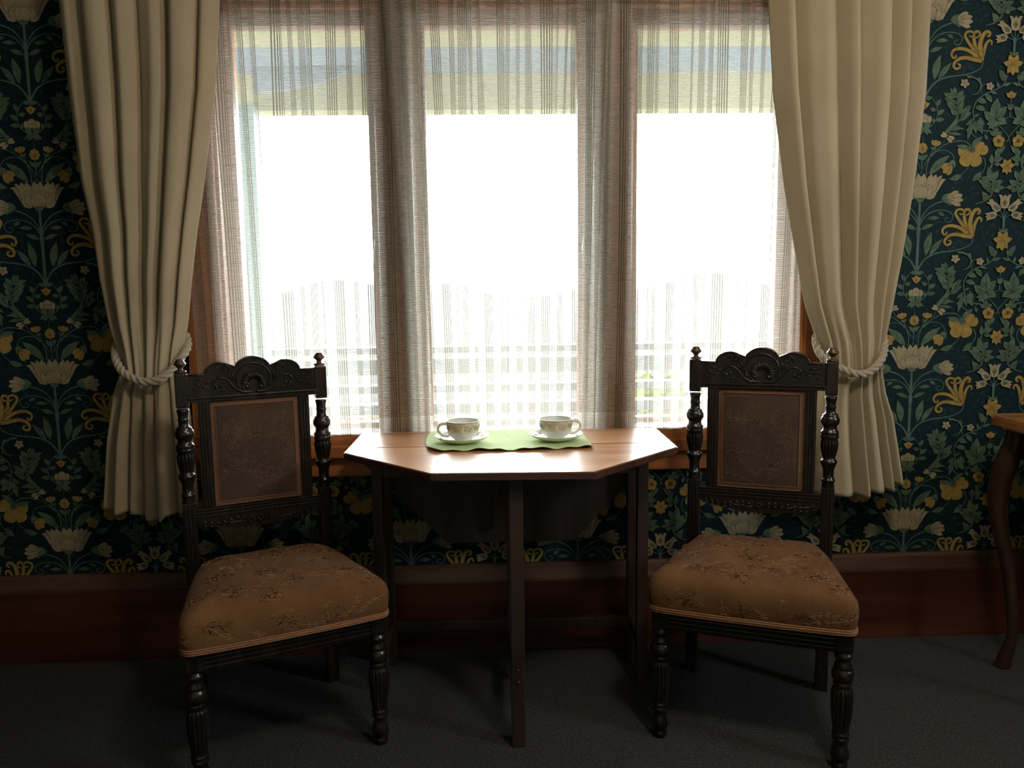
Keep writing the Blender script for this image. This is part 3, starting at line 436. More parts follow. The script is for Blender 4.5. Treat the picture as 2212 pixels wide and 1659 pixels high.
for k, (a, b) in enumerate(((-.757, -.30), (-.195, .335), (.45, .947))):
    o = 0
    st = .030 if k != 1 else .036
    mb = MB(); e = .034
    for (x0, x1, z0, z1) in ((a, a+st, .692, 1.92), (b-st, b, .692, 1.92), (a+st, b-st, .692, .708), (a+st, b-st, 1.895, 1.92)):
        mb.box(x0, x1, .075, .125, z0, z1)
    fr = struct('window_%d' % (k+1), mb, M['rimu'], ['left', 'middle', 'right'][k]+' casement sash')
    mb = MB(); mb.box(a+st-.002, b-st+.002, .098, .102, .706, 1.897); p = mb.build('pane', M['glass'], fr); p['label'] = 'clear glass'
    if k < 2:
        xm = b-st/2
        mb = MB(); mb.box(xm-.010, xm+.010, .066, .076, 1.23, 1.31, bev=.003); mb.tube([(xm, .068, 1.27), (xm, .050, 1.27), (xm-.004, .046, 1.24), (xm-.004, .046, 1.20)], .005)
        mb.build('latch', M['brass'], fr)
# wall lining of the reveal
mb = MB()
mb.box(-.767, -.757, -.001, .161, .696, 1.931); mb.box(.947, .957, -.001, .161, .696, 1.931); mb.box(-.757, .947, -.001, .161, 1.920, 1.932)
struct('trim_7', mb, M['rimu_h'], 'timber window reveal')

# ------------------------------------------------------------ outside
X_ = plain('pale_stone_paving', (.050,.050,.048), .9, .1, 2); LAWN = plain('lawn_grass', (.022,.026,.020), .95, .3, 3)
mb = MB(); mb.box(-60, 60, 1.9, 90, -.92, -.9); mb.box(-60, 60, -60, -4.75, -.92, -.9)
o = mb.build('lawn', LAWN); tag(o, 'lawn beyond the verandah', kind='structure')
mb = MB(); mb.box(-9, 9, 4.6, 8.5, -.90, -.88); o = mb.build('driveway', X_); tag(o, 'pale paved driveway across the lawn', kind='structure')
CREAM = plain('cream_painted_timber', (.35,.32,.185), .6, .04, 8); GREYB = plain('blue_grey_boarding', (.175,.205,.235), .7, .06, 8)
WHITE = plain('white_painted_timber', (.27,.29,.29), .5, .04, 10); AQUA = plain('pale_aqua_painted_post', (.20,.27,.255), .5, .04, 10)
mb = MB(); mb.box(-4, 4, .16, 1.74, -.10, -.04); o = mb.build('verandah_deck', plain('weathered_decking', (.2,.2,.19), .8, .2, 12)); tag(o, 'weathered verandah deck', kind='structure')
mb = MB(); mb.box(-4, 4, .16, 1.75, 2.153, 2.20); mb_o = mb.build('verandah_ceiling', GREYB); tag(mb_o, 'blue-grey verandah ceiling above the window', kind='structure')
mb = MB(); mb.box(-4, 4, .86, 1.08, 2.130, 2.153); b_ = mb.build('ceiling_batten', CREAM, mb_o)
mb = MB(); mb.box(-4, 4, 1.58, 1.70, 1.985, 2.153)
# blue-grey wedge shape beside the post stands in front of this beam
bm_o = mb.build('verandah_beam', CREAM); tag(bm_o, 'cream verandah beam seen through the sheer curtains', kind='structure')
t = empty('verandah_post', (-1.10, 1.50, 0)); tag(t, 'pale aqua verandah post outside the left pane', 'post')
mb = MB(); mb.box(-.055, .055, -.055, .055, -.04, 1.985, bev=.008); mb.build('shaft', AQUA, t)
mb = MB(); pts = [(.06, 2.150), (.06, 2.035), (.20, 2.050), (.34, 2.075), (.44, 2.105), (.52, 2.150)]
mb.prism(pts, -.055, -.02); mb.build('wedge_board', GREYB, t)
t = empty('verandah_railing', (0, 1.64, 0)); tag(t, 'white horizontal verandah railing outside the window', 'railing')
for z, h in ((.80, .032), (.695, .075), (.60, .036), (.49, .05), (.36, .036)):
    mb = MB(); mb.box(-4, 4, -.06, .06, z, z+h, bev=.004); mb.build('rail', WHITE, t)
for x in (-2.4, 2.2):
    mb = MB(); mb.box(x-.04, x+.04, -.03, .03, -.04, .80); mb.build('baluster', WHITE, t)
def shrub(name, loc, rx, rz, col, label, cat, n=900, seed=1, leafsz=.07, flower=None, group=None):
    rd = random.Random(seed); mt = plain(name+'_foliage', col, .7, .3, 12)
    t = empty(name, loc); tag(t, label, cat, group)
    mb = MB(); mb.tube([(0,0,0), (.02,0,rz*.5), (.0,.02,rz)], [.05, .04, .02], 8); mb.build('stem', M['table_dk'], t)
    mb = MB()
    for k in range(n):
        th = rd.uniform(0, 2*PI); ph = math.acos(rd.uniform(-1, 1)); r = rd.uniform(.75, 1)+.12*math.sin(3*th+seed)+.1*math.cos(5*ph)
        p = Vector((rx*r*math.sin(ph)*math.cos(th), rx*r*math.sin(ph)*math.sin(th), rz+rz*.9*r*math.cos(ph)))
        a = Vector((rd.gauss(0,1), rd.gauss(0,1), rd.gauss(0,1))).normalized(); b = a.cross(Vector((rd.gauss(0,1), rd.gauss(0,1), rd.gauss(0,1)))).normalized()
        s = leafsz*rd.uniform(.6, 1.3)
        mb.add([p-a*s, p-b*s*.5, p+a*s, p+b*s*.5], [(0,1,2,3)])
    mats = [mt]
    mb.build('foliage', mats, t, fix=False)
    if flower:
        mb = MB()
        for k in range(160):
            th = rd.uniform(0, 2*PI); ph = math.acos(rd.uniform(-.2, 1)); r = 1.02
            p = Vector((rx*r*math.sin(ph)*math.cos(th), rx*r*math.sin(ph)*math.sin(th), rz+rz*.9*r*math.cos(ph)))
            mb.lathe(p, [(-.02, .01), (0, .045), (.025, .02)], 6)
        f = mb.build('blossom', plain('orange_blossom', (.6,.10,.03), .7, .1, 10), t); f['kind'] = 'stuff'
    return t
shrub('garden_shrub', (1.7, 5.4, -.88), .60, .60, (.07,.095,.012), 'low yellow-green shrub in the garden, beyond the right pane', 'shrub', 1400, 2, .08)
shrub('garden_shrub', (4.6, 7.6, -.88), .9, .75, (.05,.09,.03), 'darker green shrub behind the yellow-green one, beyond the right pane', 'shrub', 1500, 3, .09)
shrub('flowering_bush', (-1.0, 3.9, -.9), .34, .52, (.06,.09,.04), 'orange flowering bush low in the garden beyond the left pane', 'bush', 500, 5, .05, flower=True)
mb = MB(); rd = random.Random(4); n = 60; vs = []; fs = []
for i in range(n+1):
    x = -60+120*i/n; h = -.9+2.0+.9*math.sin(i*.33)+.5*math.sin(i*.9+1)
    vs += [(x, 78, -.9), (x, 84, max(h, .2)), (x, 92, -.9)]
for i in range(n): fs += [(3*i, 3*i+3, 3*i+4, 3*i+1), (3*i+1, 3*i+4, 3*i+5, 3*i+2)]
mb.add(vs, fs); o = mb.build('hills', plain('hazy_hillside', (.06,.065,.065), .9, .1, .3)); tag(o, 'low hazy hills on the horizon', kind='structure')

# ------------------------------------------------------------ sheer curtains
def sheer(xt0, xt1, xb0, xb1, fabw, zb, seed, y0, label, pinch=()):
    rd = random.Random(seed); NU, NV = 300, 70; zt = 2.16
    mb = MB(); vs = []; uv = []; fs = []
    comps = [(rd.uniform(3, 5), rd.uniform(0, 6), .42), (rd.uniform(7, 9), rd.uniform(0, 6), .40), (rd.uniform(12, 16), rd.uniform(0, 6), .34), (rd.uniform(20, 24), rd.uniform(0, 6), .20)]
    for j in range(NV+1):
        v = j/NV; z = zt+(zb-zt)*v
        a, b = xt0+(xb0-xt0)*v, xt1+(xb1-xt1)*v
        for i in range(NU+1):
            u = i/NU; off = 0; yy = 0
            for f, p, am in comps:
                ph = 2*PI*f*u+p+.9*math.sin(2.1*v+p)
                off += am*math.sin(ph)/(2*PI*f)*(1.3-.3*v); yy += am*math.cos(ph)
            for (pu, sl, wd, st) in pinch:     # gathered pleats that fade downwards
                d = u-(pu+sl*v); g = math.exp(-(d/wd)**2)*max(0, 1-v*1.3)
                off += -d*st*g; yy += .5*g*math.cos(d/wd*7)
            x = a+(b-a)*(u+off)
            zz = z+(.004*math.sin(u*17+seed)+.003*math.sin(u*41))*(v**3)
            vs.append((x, y0+.0042*yy, zz)); uv.append((u*fabw, zz-zb))
    for j in range(NV):
        for i in range(NU): k = j*(NU+1)+i; fs.append((k, k+1, k+NU+2, k+NU+1))
    mb.add(vs, fs, 0, True); o = mb.build('sheer_curtain', M['sheer'], uv=uv, fix=False)
    tag(o, label, 'curtain', 'sheer curtains across the window'); return o
sheer(-.875, -.165, -.845, -.175, .98, .686, 11, -.0425, 'left sheer voile curtain with fine brown stripes, behind the left chair', [(.12, .1, .04, .9)])
sheer(-.265, .415, -.235, .375, 1.12, .692, 23, -.0555, 'middle sheer voile curtain with fine brown stripes, behind the two cups', [(.355, .06, .030, 1.9), (.41, .02, .022, 1.7), (.80, -.05, .035, 1.6)])
sheer(.300, .972, .285, .953, 1.02, .690, 37, -.0425, 'right sheer voile curtain with fine brown stripes, behind the right chair', [(.10, -.02, .04, .9), (.86, .10, .05, .9)])
mb = MB(); mb.tube([(-.93, -.05, 2.165), (1.09, -.05, 2.165)], .005, 8)
o = mb.build('curtain_wire', M['brass']); tag(o, 'thin brass wire carrying the sheer curtains', 'wire')

# ------------------------------------------------------------ cream drapes with rope tiebacks
def drape(tab, flip, seed, label, hemtab, waist, name='drape'):
    rd = random.Random(seed); NU, NV = 340, 150; zt = 2.24
    n = 6
    ws = [rd.uniform(.65, 1.5) for _ in range(n)]; sw = sum(ws); edges = [0]
    for q in ws: edges.append(edges[-1]+q/sw)
    amps = [rd.uniform(.7, 1.25) for _ in range(n)]; sk = [rd.uniform(-.6, .6) for _ in range(n)]
    def fold(u):
        for k in range(n):
            if u <= edges[k+1] or k == n-1:
                t = (u-edges[k])/(edges[k+1]-edges[k]); t = min(max(t, 0), 1); break
        s = t+sk[k]*t*(1-t)
        return amps[k]*(math.sin(PI*s)**.75)*2-1, k, t
    vs = []; fs = []
    for j in range(NV+1):
        v = j/NV; z = zt+(0-zt)*v
        zb = None
        for i in range(NU+1):
            u = i/NU
            hz = interp(hemtab, u)[0]
            z = zt+(hz-zt)*v
            l, r = interp(tab, -z)[:2]
            dw = z-waist; wf = math.exp(-(dw/.13)**2)
            below = 1/(1+math.exp(dw/.03))
            uw = u+.014*math.sin(5*v+seed)*math.sin(PI*u)+below*.03*math.sin(2*PI*u*1.0+seed)
            uw = min(max(uw, 0), 1)
            f, k, t = fold(uw)
            A = .028*(1-.62*wf)*(1+.35*below)
            fine = .0030*math.sin(uw*58+3*v+seed)*(.5+wf)+.004*below*(1-wf)*math.sin(uw*31+seed*2)
            bul = math.sqrt(max(0, 1-(2*u-1)**2))
            y = -.100-(.022+.030*wf)*bul-A*(f+1)*.75*(.35+.65*bul)-fine
            # overlap of neighbouring folds
            ox = .46*(1-.3*wf)*math.sin(2*PI*t)*(edges[k+1]-edges[k])*(.5+.5*math.sin(k*2.3+seed))*math.sin(PI*min(1, u*8))*math.sin(PI*min(1, (1-u)*8)) if 0.03 < u < .97 else 0
            x = l+(r-l)*(u-ox)
            x += .006*math.sin(3.2*z+seed)*(1-wf)*math.sin(PI*u)
            vs.append((x, min(y, -.062), z))
    for j in range(NV):
        for i in range(NU): k = j*(NU+1)+i; fs.append((k, k+1, k+NU+2, k+NU+1))
    mb = MB(); mb.add(vs, fs, 0, True); o = mb.build(name, M['drape'], fix=False)
    sm = o.modifiers.new('thickness', 'SOLIDIFY'); sm.thickness = .0025; sm.offset = 0
    tag(o, label, 'curtain', 'cream drapes flanking the window')
    return o
def zt_(L): return sorted([(-z, a, b) for z, a, b in L])
TL = zt_([(2.24,-1.13,-.650),(1.90,-1.121,-.697),(1.67,-1.114,-.722),(1.43,-1.100,-.765),(1.29,-1.078,-.794),(1.163,-1.069,-.816),(1.034,-1.050,-.835),(.96,-1.030,-.852),(.905,-1.022,-.860),(.838,-1.050,-.850),(.704,-1.078,-.842),(.50,-1.105,-.838)])
TR = zt_([(2.24,.775,1.285),(1.90,.811,1.271),(1.652,.832,1.268),(1.398,.871,1.246),(1.19,.913,1.219),(1.056,.943,1.197),(.95,.984,1.176),(.888,.996,1.165),(.80,.978,1.185),(.73,.972,1.211),(.50,.981,1.259)])
drape(TL, 1, 3, 'left cream drape tied back with a rope, hanging beside the left chair', [(0,.512),(.45,.498),(.5,.478),(.72,.478),(.76,.492),(1,.500)], .905)
drape(TR, 1, 8, 'right cream drape tied back with a rope, hanging beside the right chair', [(0,.500),(.48,.497),(.52,.508),(.8,.512),(.84,.528),(1,.532)], .893)
mb = MB(); mb.tube([(-1.25, -.085, 2.27), (1.40, -.085, 2.27)], .015, 14)
for x in (-1.25, 1.40): mb.lathe((x, -.085, 2.245), [(0,.004),(.01,.02),(.025,.026),(.04,.02),(.05,.004)], 16)
o = mb.build('curtain_pole', M['rimu_h']); tag(o, 'varnished wooden curtain pole above the window', 'curtain pole')
def tieback(pts, label):
    P = catmull(pts, 26); n = len(P); L = [0]
    for a, b in zip(P, P[1:]): L.append(L[-1]+(b-a).length)
    mb = MB()
    frames = []; prev = None
    for i, p in enumerate(P):
        t = (P[min(i+1, n-1)]-P[max(i-1, 0)]).normalized()
        x = (t.cross(Vector((0,1,0))) if prev is None else prev-t*prev.dot(t)).normalized(); prev = x; frames.append((x, t.cross(x)))
    for s in range(3):
        q = []
        for i, p in enumerate(P):
            a = 2*PI*(L[i]/.060+s/3); x, y = frames[i]; q.append(p+x*.0055*math.cos(a)+y*.0055*math.sin(a))
        mb.tube(q, .0066, 9)
    o = mb.build('rope_tieback', M['cotton']); tag(o, label, 'curtain tieback', 'twisted rope tiebacks'); return o
tieback([(-1.055,-.018,1.02),(-1.045,-.075,.99),(-1.028,-.135,.948),(-.990,-.180,.905),(-.930,-.198,.880),(-.880,-.185,.890),(-.848,-.140,.935),(-.840,-.100,.970),(-.853,-.072,.998)], 'twisted cream rope holding back the left drape')
tieback([(1.003,-.072,.985),(.980,-.095,.955),(.980,-.140,.912),(1.020,-.185,.878),(1.075,-.200,.865),(1.130,-.182,.898),(1.165,-.135,.945),(1.180,-.075,.990),(1.190,-.018,1.02)], 'twisted cream rope holding back the right drape')

# ------------------------------------------------------------ gateleg table
T0 = empty('gateleg_table', (.070, -.180, 0), math.radians(-1.0)); tag(T0, 'octagonal wooden gateleg table with its front leaf raised, standing under the window', 'table')
TZ = .700; HW = .435; yb = .1175; yl = .42
def slab(pts, z0, z1, bev=.002):
    import bmesh
    bm = bmesh.new(); vs = [bm.verts.new((x, y, z0)) for x, y in pts]; f = bm.faces.new(vs)
    r = bmesh.ops.extrude_face_region(bm, geom=[f]); bmesh.ops.translate(bm, verts=[g for g in r['geom'] if isinstance(g, bmesh.types.BMVert)], vec=(0, 0, z1-z0))
    bmesh.ops.bevel(bm, geom=bm.edges[:], offset=bev, segments=2, affect='EDGES'); bm.verts.index_update(); bm.normal_update()
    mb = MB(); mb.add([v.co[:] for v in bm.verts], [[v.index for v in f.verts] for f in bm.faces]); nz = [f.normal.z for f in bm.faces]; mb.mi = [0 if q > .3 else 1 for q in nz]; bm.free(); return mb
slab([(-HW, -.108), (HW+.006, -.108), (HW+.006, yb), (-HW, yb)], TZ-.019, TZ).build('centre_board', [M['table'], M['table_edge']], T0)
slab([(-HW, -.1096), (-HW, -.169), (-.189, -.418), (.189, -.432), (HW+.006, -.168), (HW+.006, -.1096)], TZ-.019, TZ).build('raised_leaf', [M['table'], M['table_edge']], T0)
lf = slab([(-HW, 0), (-HW, -.065), (-.190, -.318), (.190, -.318), (HW, -.065), (HW, 0)], -.009, .009)
for i, (x, y, z) in enumerate(lf.v): lf.v[i] = (x, .108+z*.9, TZ-.021+y)
lf.build('hanging_leaf', [M['table_dk'], M['table_dk']], T0)
mb = MB(); mb.box(-.052, -.026, .070, .0985, .415, .675, bev=.002); mb.build('leaf_batten', M['table_dk'], T0)
for sy in (-.092, .070):
    for sx in (-1, 1):
        mb = MB(); x = sx*.362; mb.box(x-.015, x+.015, sy-.014, sy+.014, 0, TZ-.021, bev=.003); mb.build('leg', M['table_dk'], T0)
    mb = MB(); mb.box(-.347, .347, sy-.008, sy+.008, TZ-.085, TZ-.021); mb.build('apron', M['table_dk'], T0)
for sx in (-1, 1):
    mb = MB(); mb.box(sx*.362-.008, sx*.362+.008, -.078, .056, TZ-.085, TZ-.021); mb.build('apron', M['table_dk'], T0)
    mb = MB(); mb.box(sx*.362-.009, sx*.362+.009, -.078, .056, .105, .135); mb.build('stretcher', M['table_dk'], T0)
mb = MB(); mb.box(-.347, .347, .058, .082, .105, .135, bev=.002); mb.build('stretcher', M['table_dk'], T0)
mb = MB(); mb.box(-.012, .018, -.106, -.078, .10, .64, bev=.003); g_ = mb.build('gate_frame', M['table_dk'], T0)
for z in (.14, .58):
    mb = MB(); mb.box(-.007, .013, -.352, -.100, z, z+.038, bev=.002); mb.build('gate_rail', M['table_dk'], g_)
mb = MB(); mb.box(-.009, .025, -.384, -.350, 0, TZ-.021, bev=.003); mb.build('gate_leg', M['table_dk'], g_)
for z in (.20, .17):
    mb = MB(); mb.lathe((.008, -.385, z), [(-.003,.001),(-.0025,.003),(.0025,.003),(.003,.001)], 10); mb.build('peg', M['chair_worn'], g_)

# placemat
def placemat():
    c = [(-.160,-.305),(-.156,-.095),(.286,-.088),(.283,-.362)]
    NU, NV = 120, 60; vs = []; fs = []; rd = random.Random(2)
    def edgez(u, v):
        w_ = max(0, 1-v/.16)**1.5
        return (.0055*(.5+.5*math.sin(u*21+.6))+.004*(.5+.5*math.sin(u*47)))*w_
    for j in range(NV+1):
        v = j/NV
        for i in range(NU+1):
            u = i/NU
            fl_ = (-.130 if True else 0)
            fx = -.150+.435*u; fy = -.368+.004*u+.004*math.sin(u*9); 
            if u < .07: fy += .045*(1-u/.07)**2
            bx = -.156+.440*u; by = -.070+.004*u
            x = fx+(bx-fx)*v; y = fy+(by-fy)*v
            if u < .1: x -= .012*math.sin(PI*v)*(1-u/.1)
            z = TZ+.0012+edgez(u, v)+.0012*math.exp(-((u-.5+.02*math.sin(v*8))/.015)**2)+.0003*math.sin(u*60+v*9)
            vs.append((x, y, z))
    for j in range(NV):
        for i in range(NU): k = j*(NU+1)+i; fs.append((k, k+1, k+NU+2, k+NU+1))
    mb = MB(); mb.add(vs, fs, 0, True)
    mt, n, o = new_mat('green_woven_linen'); b = princ(n, o, (.5,.62,.27), .9, .2, 0, .3)
    mp = mapping(n, (1,1,1)); f = N(n, 'ShaderNodeTexNoise', i_Scale=420.0, i_Detail=3.0); lk(n, mp.outputs[0], f.inputs['Vector'])
    r = ramp(n, f.outputs[0], [(.3, (.40,.56,.20)), (.7, (.54,.70,.31))]); lk(n, r.outputs[0], b.inputs['Base Color'])
    g = N(n, 'ShaderNodeTexNoise', i_Scale=60.0, i_Detail=3.0); lk(n, mp.outputs[0], g.inputs['Vector']); bump(n, g.outputs[0], .5, .004, b)
    ob = mb.build('placemat', mt, fix=False); s = ob.modifiers.new('thickness', 'SOLIDIFY'); s.thickness = .0014; s.offset = 1
    tag(ob, 'crumpled green linen placemat lying on the octagonal table', 'placemat')
placemat()
# cups and saucers
def cup(loc, side, label, rz=0):
    t = empty('teacup', loc, rz); tag(t, label, 'cup', 'stoneware cups on the placemat')
    mb = MB()
    mb.lathe((0,0,0), [(0,.020),(.0015,.024),(.004,.0245),(.010,.033),(.018,.0395),(.024,.042),(.0245,.0422)], 40, 0)
    mb.lathe((0,0,0), [(.0245,.0424),(.035,.0438),(.0515,.0448)], 40, 1, cap=False)
    mb.lathe((0,0,0), [(.0515,.0448),(.0530,.0456),(.0548,.0452),(.0548,.0436),(.053,.0430)], 40, 2, cap=False)
    mb.lathe((0,0,0), [(.053,.0430),(.040,.0420),(.022,.0385),(.012,.030),(.009,.001)], 40, 0, cap=False)
    # raised scrolls on the band
    def cyl(a, z): r = .0446-.0000*z; return (r*math.cos(a), r*math.sin(a), z)
    for k in range(9):
        a0 = 2*PI*k/9; s_ = 1 if k % 2 else -1; q = []
        for i in range(22):
            th = i/21*2.1*2*PI*.75; rr = .0085*(1-i/21*.85); q.append(cyl(a0+s_*rr*math.cos(th)/.044, .038+rr*math.sin(th)))
        mb.tube(q, .0008, 5, 2)
        mb.tube([cyl(a0+.12, .030), cyl(a0+.26, .036), cyl(a0+.40, .046), cyl(a0+.50, .048)], .0008, 5, 2)
    mb.build('bowl', [M['white_china'], M['band'], M['gilt']], t)
    mb = MB(); s_ = side
    q = catmull([(s_*.0415,0,.046),(s_*.052,0,.0475),(s_*.064,0,.043),(s_*.0685,0,.032),(s_*.062,0,.020),(s_*.050,0,.0135),(s_*.0385,0,.0135)], 8)
    mb.tube(q, [.0046]*2+[.0040]*(len(q)-4)+[.0046]*2, 10); mb.build('handle', M['china'], t)
    return t
M['band'] = plain('mottled_tan_glaze', (.66,.62,.49), .22, .22, 45, .6)
def saucer(loc, label):
    mb = MB(); mb.lathe((0,0,0), [(0,.036),(.002,.038),(.003,.046),(.010,.064),(.0165,.0735),(.0185,.0748),(.0190,.0738),(.0165,.070)], 56, 0, cap=False)
    mb.lathe((0,0,0), [(.0165,.070),(.0095,.055),(.0055,.042),(.0048,.030),(.0048,.001)], 56, 1, cap=False)
    for k in range(16):
        a0 = 2*PI*k/16; q = []
        for i in range(14):
            th = i/13*2*PI*1.2; rr = .006*(1-i/13*.8); rad = .058+rr*math.cos(th); q.append((rad*math.cos(a0+rr*math.sin(th)/.058), rad*math.sin(a0+rr*math.sin(th)/.058), .0096+(rad-.055)*.49+.0004))
        mb.tube(q, .0006, 4, 2)
    o = mb.build('saucer', [M['china'], M['white_china'], M['gilt']]); o.location = loc
    tag(o, label, 'saucer', 'saucers on the placemat'); return o
saucer((-.061, -.243, TZ+.0030), 'left saucer, under the cup whose handle points left')
saucer((.197, -.240, TZ+.0030), 'right saucer, under the cup whose handle points right')
cup((-.058, -.245, TZ+.0080), -1, 'left cream stoneware cup, its handle pointing left', .08)
cup((.197, -.242, TZ+.0080), 1, 'right cream stoneware cup, its handle pointing right', .06)

# ------------------------------------------------------------ pendant lamp (above the frame, gives the room its warm light)
t = empty('pendant_lamp', (LAMP[0], LAMP[1], LAMP[2])); tag(t, 'lit opal glass globe pendant lamp hanging from the ceiling', 'lamp')
mb = MB(); mb.tube([(0,0,.12), (0,0,ZT-LAMP[2])], .006, 10); mb.build('rod', M['brass'], t)
mb = MB(); mb.lathe((0,0,ZT-LAMP[2]-.03), [(0,.012),(.008,.04),(.02,.055),(.03,.058)], 24); mb.build('ceiling_rose', M['brass'], t)
mb = MB(); mb.lathe((0,0,.105), [(0,.05),(.01,.052),(.025,.03),(.035,.012)], 24); mb.build('gallery', M['brass'], t)
mt, n, o = new_mat('lit_opal_glass'); e = N(n, 'ShaderNodeEmission', i_Strength=LAMP_POWER); e.inputs[0].default_value = (1, .86, .68, 1); lk(n, e.outputs[0], o.inputs[0])
mb = MB(); mb.lathe((0,0,0), [(.125*math.sin(a), .125*math.cos(a)) for a in [-PI/2+PI*k/20 for k in range(1, 20)]], 32); mb.build('globe', mt, t)

# ------------------------------------------------------------ chairs
WF, WB, DB = .2084, .177, .372
def outline(n=72):
    half = [(0,.352),(.12,.350),(.158,.335),(.178,.28),(.196,.20),(.214,.10),(.228,.02),(.232,-.010),(.222,-.030),(.19,-.037),(.10,-.041),(0,-.042)]
    pts = [(x, y, 0) for x, y in half]+[(-x, y, 0) for x, y in half[-2:0:-1]]
    P = catmull(pts+[pts[0]], 5); return [(p.x, p.y) for p in P[:-1]]
OUT = outline(); CX, CY = 0, .155
DOME = [(0,.4475),(.35,.4460),(.6,.4425),(.78,.4375),(.88,.4320),(.94,.4255),(.97,.4195)]
def out_r(a):
    d = Vector((math.cos(a), math.sin(a))); best = .2
    for (x0, y0), (x1, y1) in zip(OUT, OUT[1:]+OUT[:1]):
        ex, ey = x1-x0, y1-y0; den = d.x*ey-d.y*ex
        if abs(den) < 1e-9: continue
        t = ((x0-CX)*ey-(y0-CY)*ex)/den; s = ((x0-CX)*d.y-(y0-CY)*d.x)/den
        if t > 0 and -1e-6 <= s <= 1+1e-6: best = t; break
    return best
def seat_z(x, y):
    dx, dy = x-CX, y-CY; r = math.hypot(dx, dy)
    if r < 1e-5: return DOME[0][1]
    return interp(DOME, min(.97, r/out_r(math.atan2(dy, dx))))[0]
def flower_strokes(rd, n_pet, r):
    out = []
    a0 = rd.uniform(0, 6)
    for k in range(n_pet):
        a = a0+2*PI*k/n_pet; c = (math.cos(a)*r*.55, math.sin(a)*r*.55); q = []
        for i in range(9):
            t = 2*PI*i/8; ex = r*.45*math.cos(t); ey = r*.28*math.sin(t); q.append((c[0]+ex*math.cos(a)-ey*math.sin(a), c[1]+ex*math.sin(a)+ey*math.cos(a)))
        out.append((q, 0))
    for k in range(7):
        a = rd.uniform(0, 6.3); l = rd.uniform(.1, .3)*r; x, y = rd.gauss(0, r*.2), rd.gauss(0, r*.2); out.append(([(x, y), (x+l*math.cos(a), y+l*math.sin(a))], 1))
    return out
def sprig_strokes(rd, L, a0):
    out = []; q = []; x = y = 0; a = a0; cur = rd.uniform(-1.6, 1.6)
    for i in range(9):
        q.append((x, y)); x += L/8*math.cos(a); y += L/8*math.sin(a); a += cur/8
        if i in (2, 4, 6, 8):
            for s in (1, -1):
                b = a+s*rd.uniform(.6, 1.0); l = L*rd.uniform(.16, .28); w_ = l*.22; lp = []
                for t, h in ((0,0),(.3,1),(.6,.8),(1,0),(.6,-.8),(.3,-1),(0,0)): lp.append((x+l*t*math.cos(b)-w_*h*math.sin(b), y+l*t*math.sin(b)+w_*h*math.cos(b)))
                out.append((lp, 0))
    out.append((q, 0)); return out
LEG = [(.300,.019),(.292,.0190),(.290,.0150),(.284,.0150),(.281,.0195),(.276,.0205),(.271,.0195),(.268,.0160),(.262,.0160),(.254,.0195),(.249,.0205),(.247,.0180),(.244,.0215),(.238,.0240),(.231,.0248),(.224,.0240),(.219,.0215),(.216,.0180),(.212,.0205),(.209,.0212),(.205,.0200),(.201,.0180),
  (.197,.0215,.10),(.190,.0240,.12),(.175,.0248,.12),(.150,.0240,.12),(.125,.0220,.12),(.105,.0195,.12),(.095,.0178,.06),(.092,.0165),(.089,.0190),(.086,.0195),(.083,.0175),(.080,.0175),(.077,.0192),(.073,.0195),(.070,.0160),(.062,.0155),(.054,.0175),(.045,.0200),(.036,.0212),(.028,.0200),(.022,.0160),(.019,.0150),(.016,.0175),(.008,.0180),(.002,.0160),(0,.0150)]
POST = [(.822,.0150),(.818,.0155),(.812,.0140),(.800,.0125),(.797,.0135),(.794,.0140),(.791,.0135),(.788,.0125),(.779,.0135),(.776,.0160),(.774,.0200),(.771,.0190),(.768,.0215),(.762,.0238),(.757,.0242),(.752,.0235),(.747,.0205),(.744,.0180),(.739,.0175),(.732,.0190),(.729,.0225),(.726,.0232),(.723,.0222),(.720,.0222),(.717,.0234),(.713,.0236),(.710,.0215),(.707,.0205),
  (.704,.0218,.10),(.697,.0230,.14),(.685,.0226,.14),(.672,.0200,.12),(.660,.0170,.08),(.655,.0160),(.652,.0185),(.649,.0210),(.645,.0218),(.641,.0205),(.638,.0185),(.634,.0175),(.627,.0145),(.612,.0135),(.600,.0145),(.598,.0170),(.595,.0178),(.592,.0165),(.586,.0150),(.580,.0155),(.574,.0160)]
FIN = [(.917,.0155),(.921,.0150),(.923,.0105),(.9245,.0070),(.928,.0060),(.931,.0080),(.9365,.0145),(.939,.0155),(.9415,.0145),(.9465,.0105),(.949,.0095),(.951,.0080),(.952,.0060)]
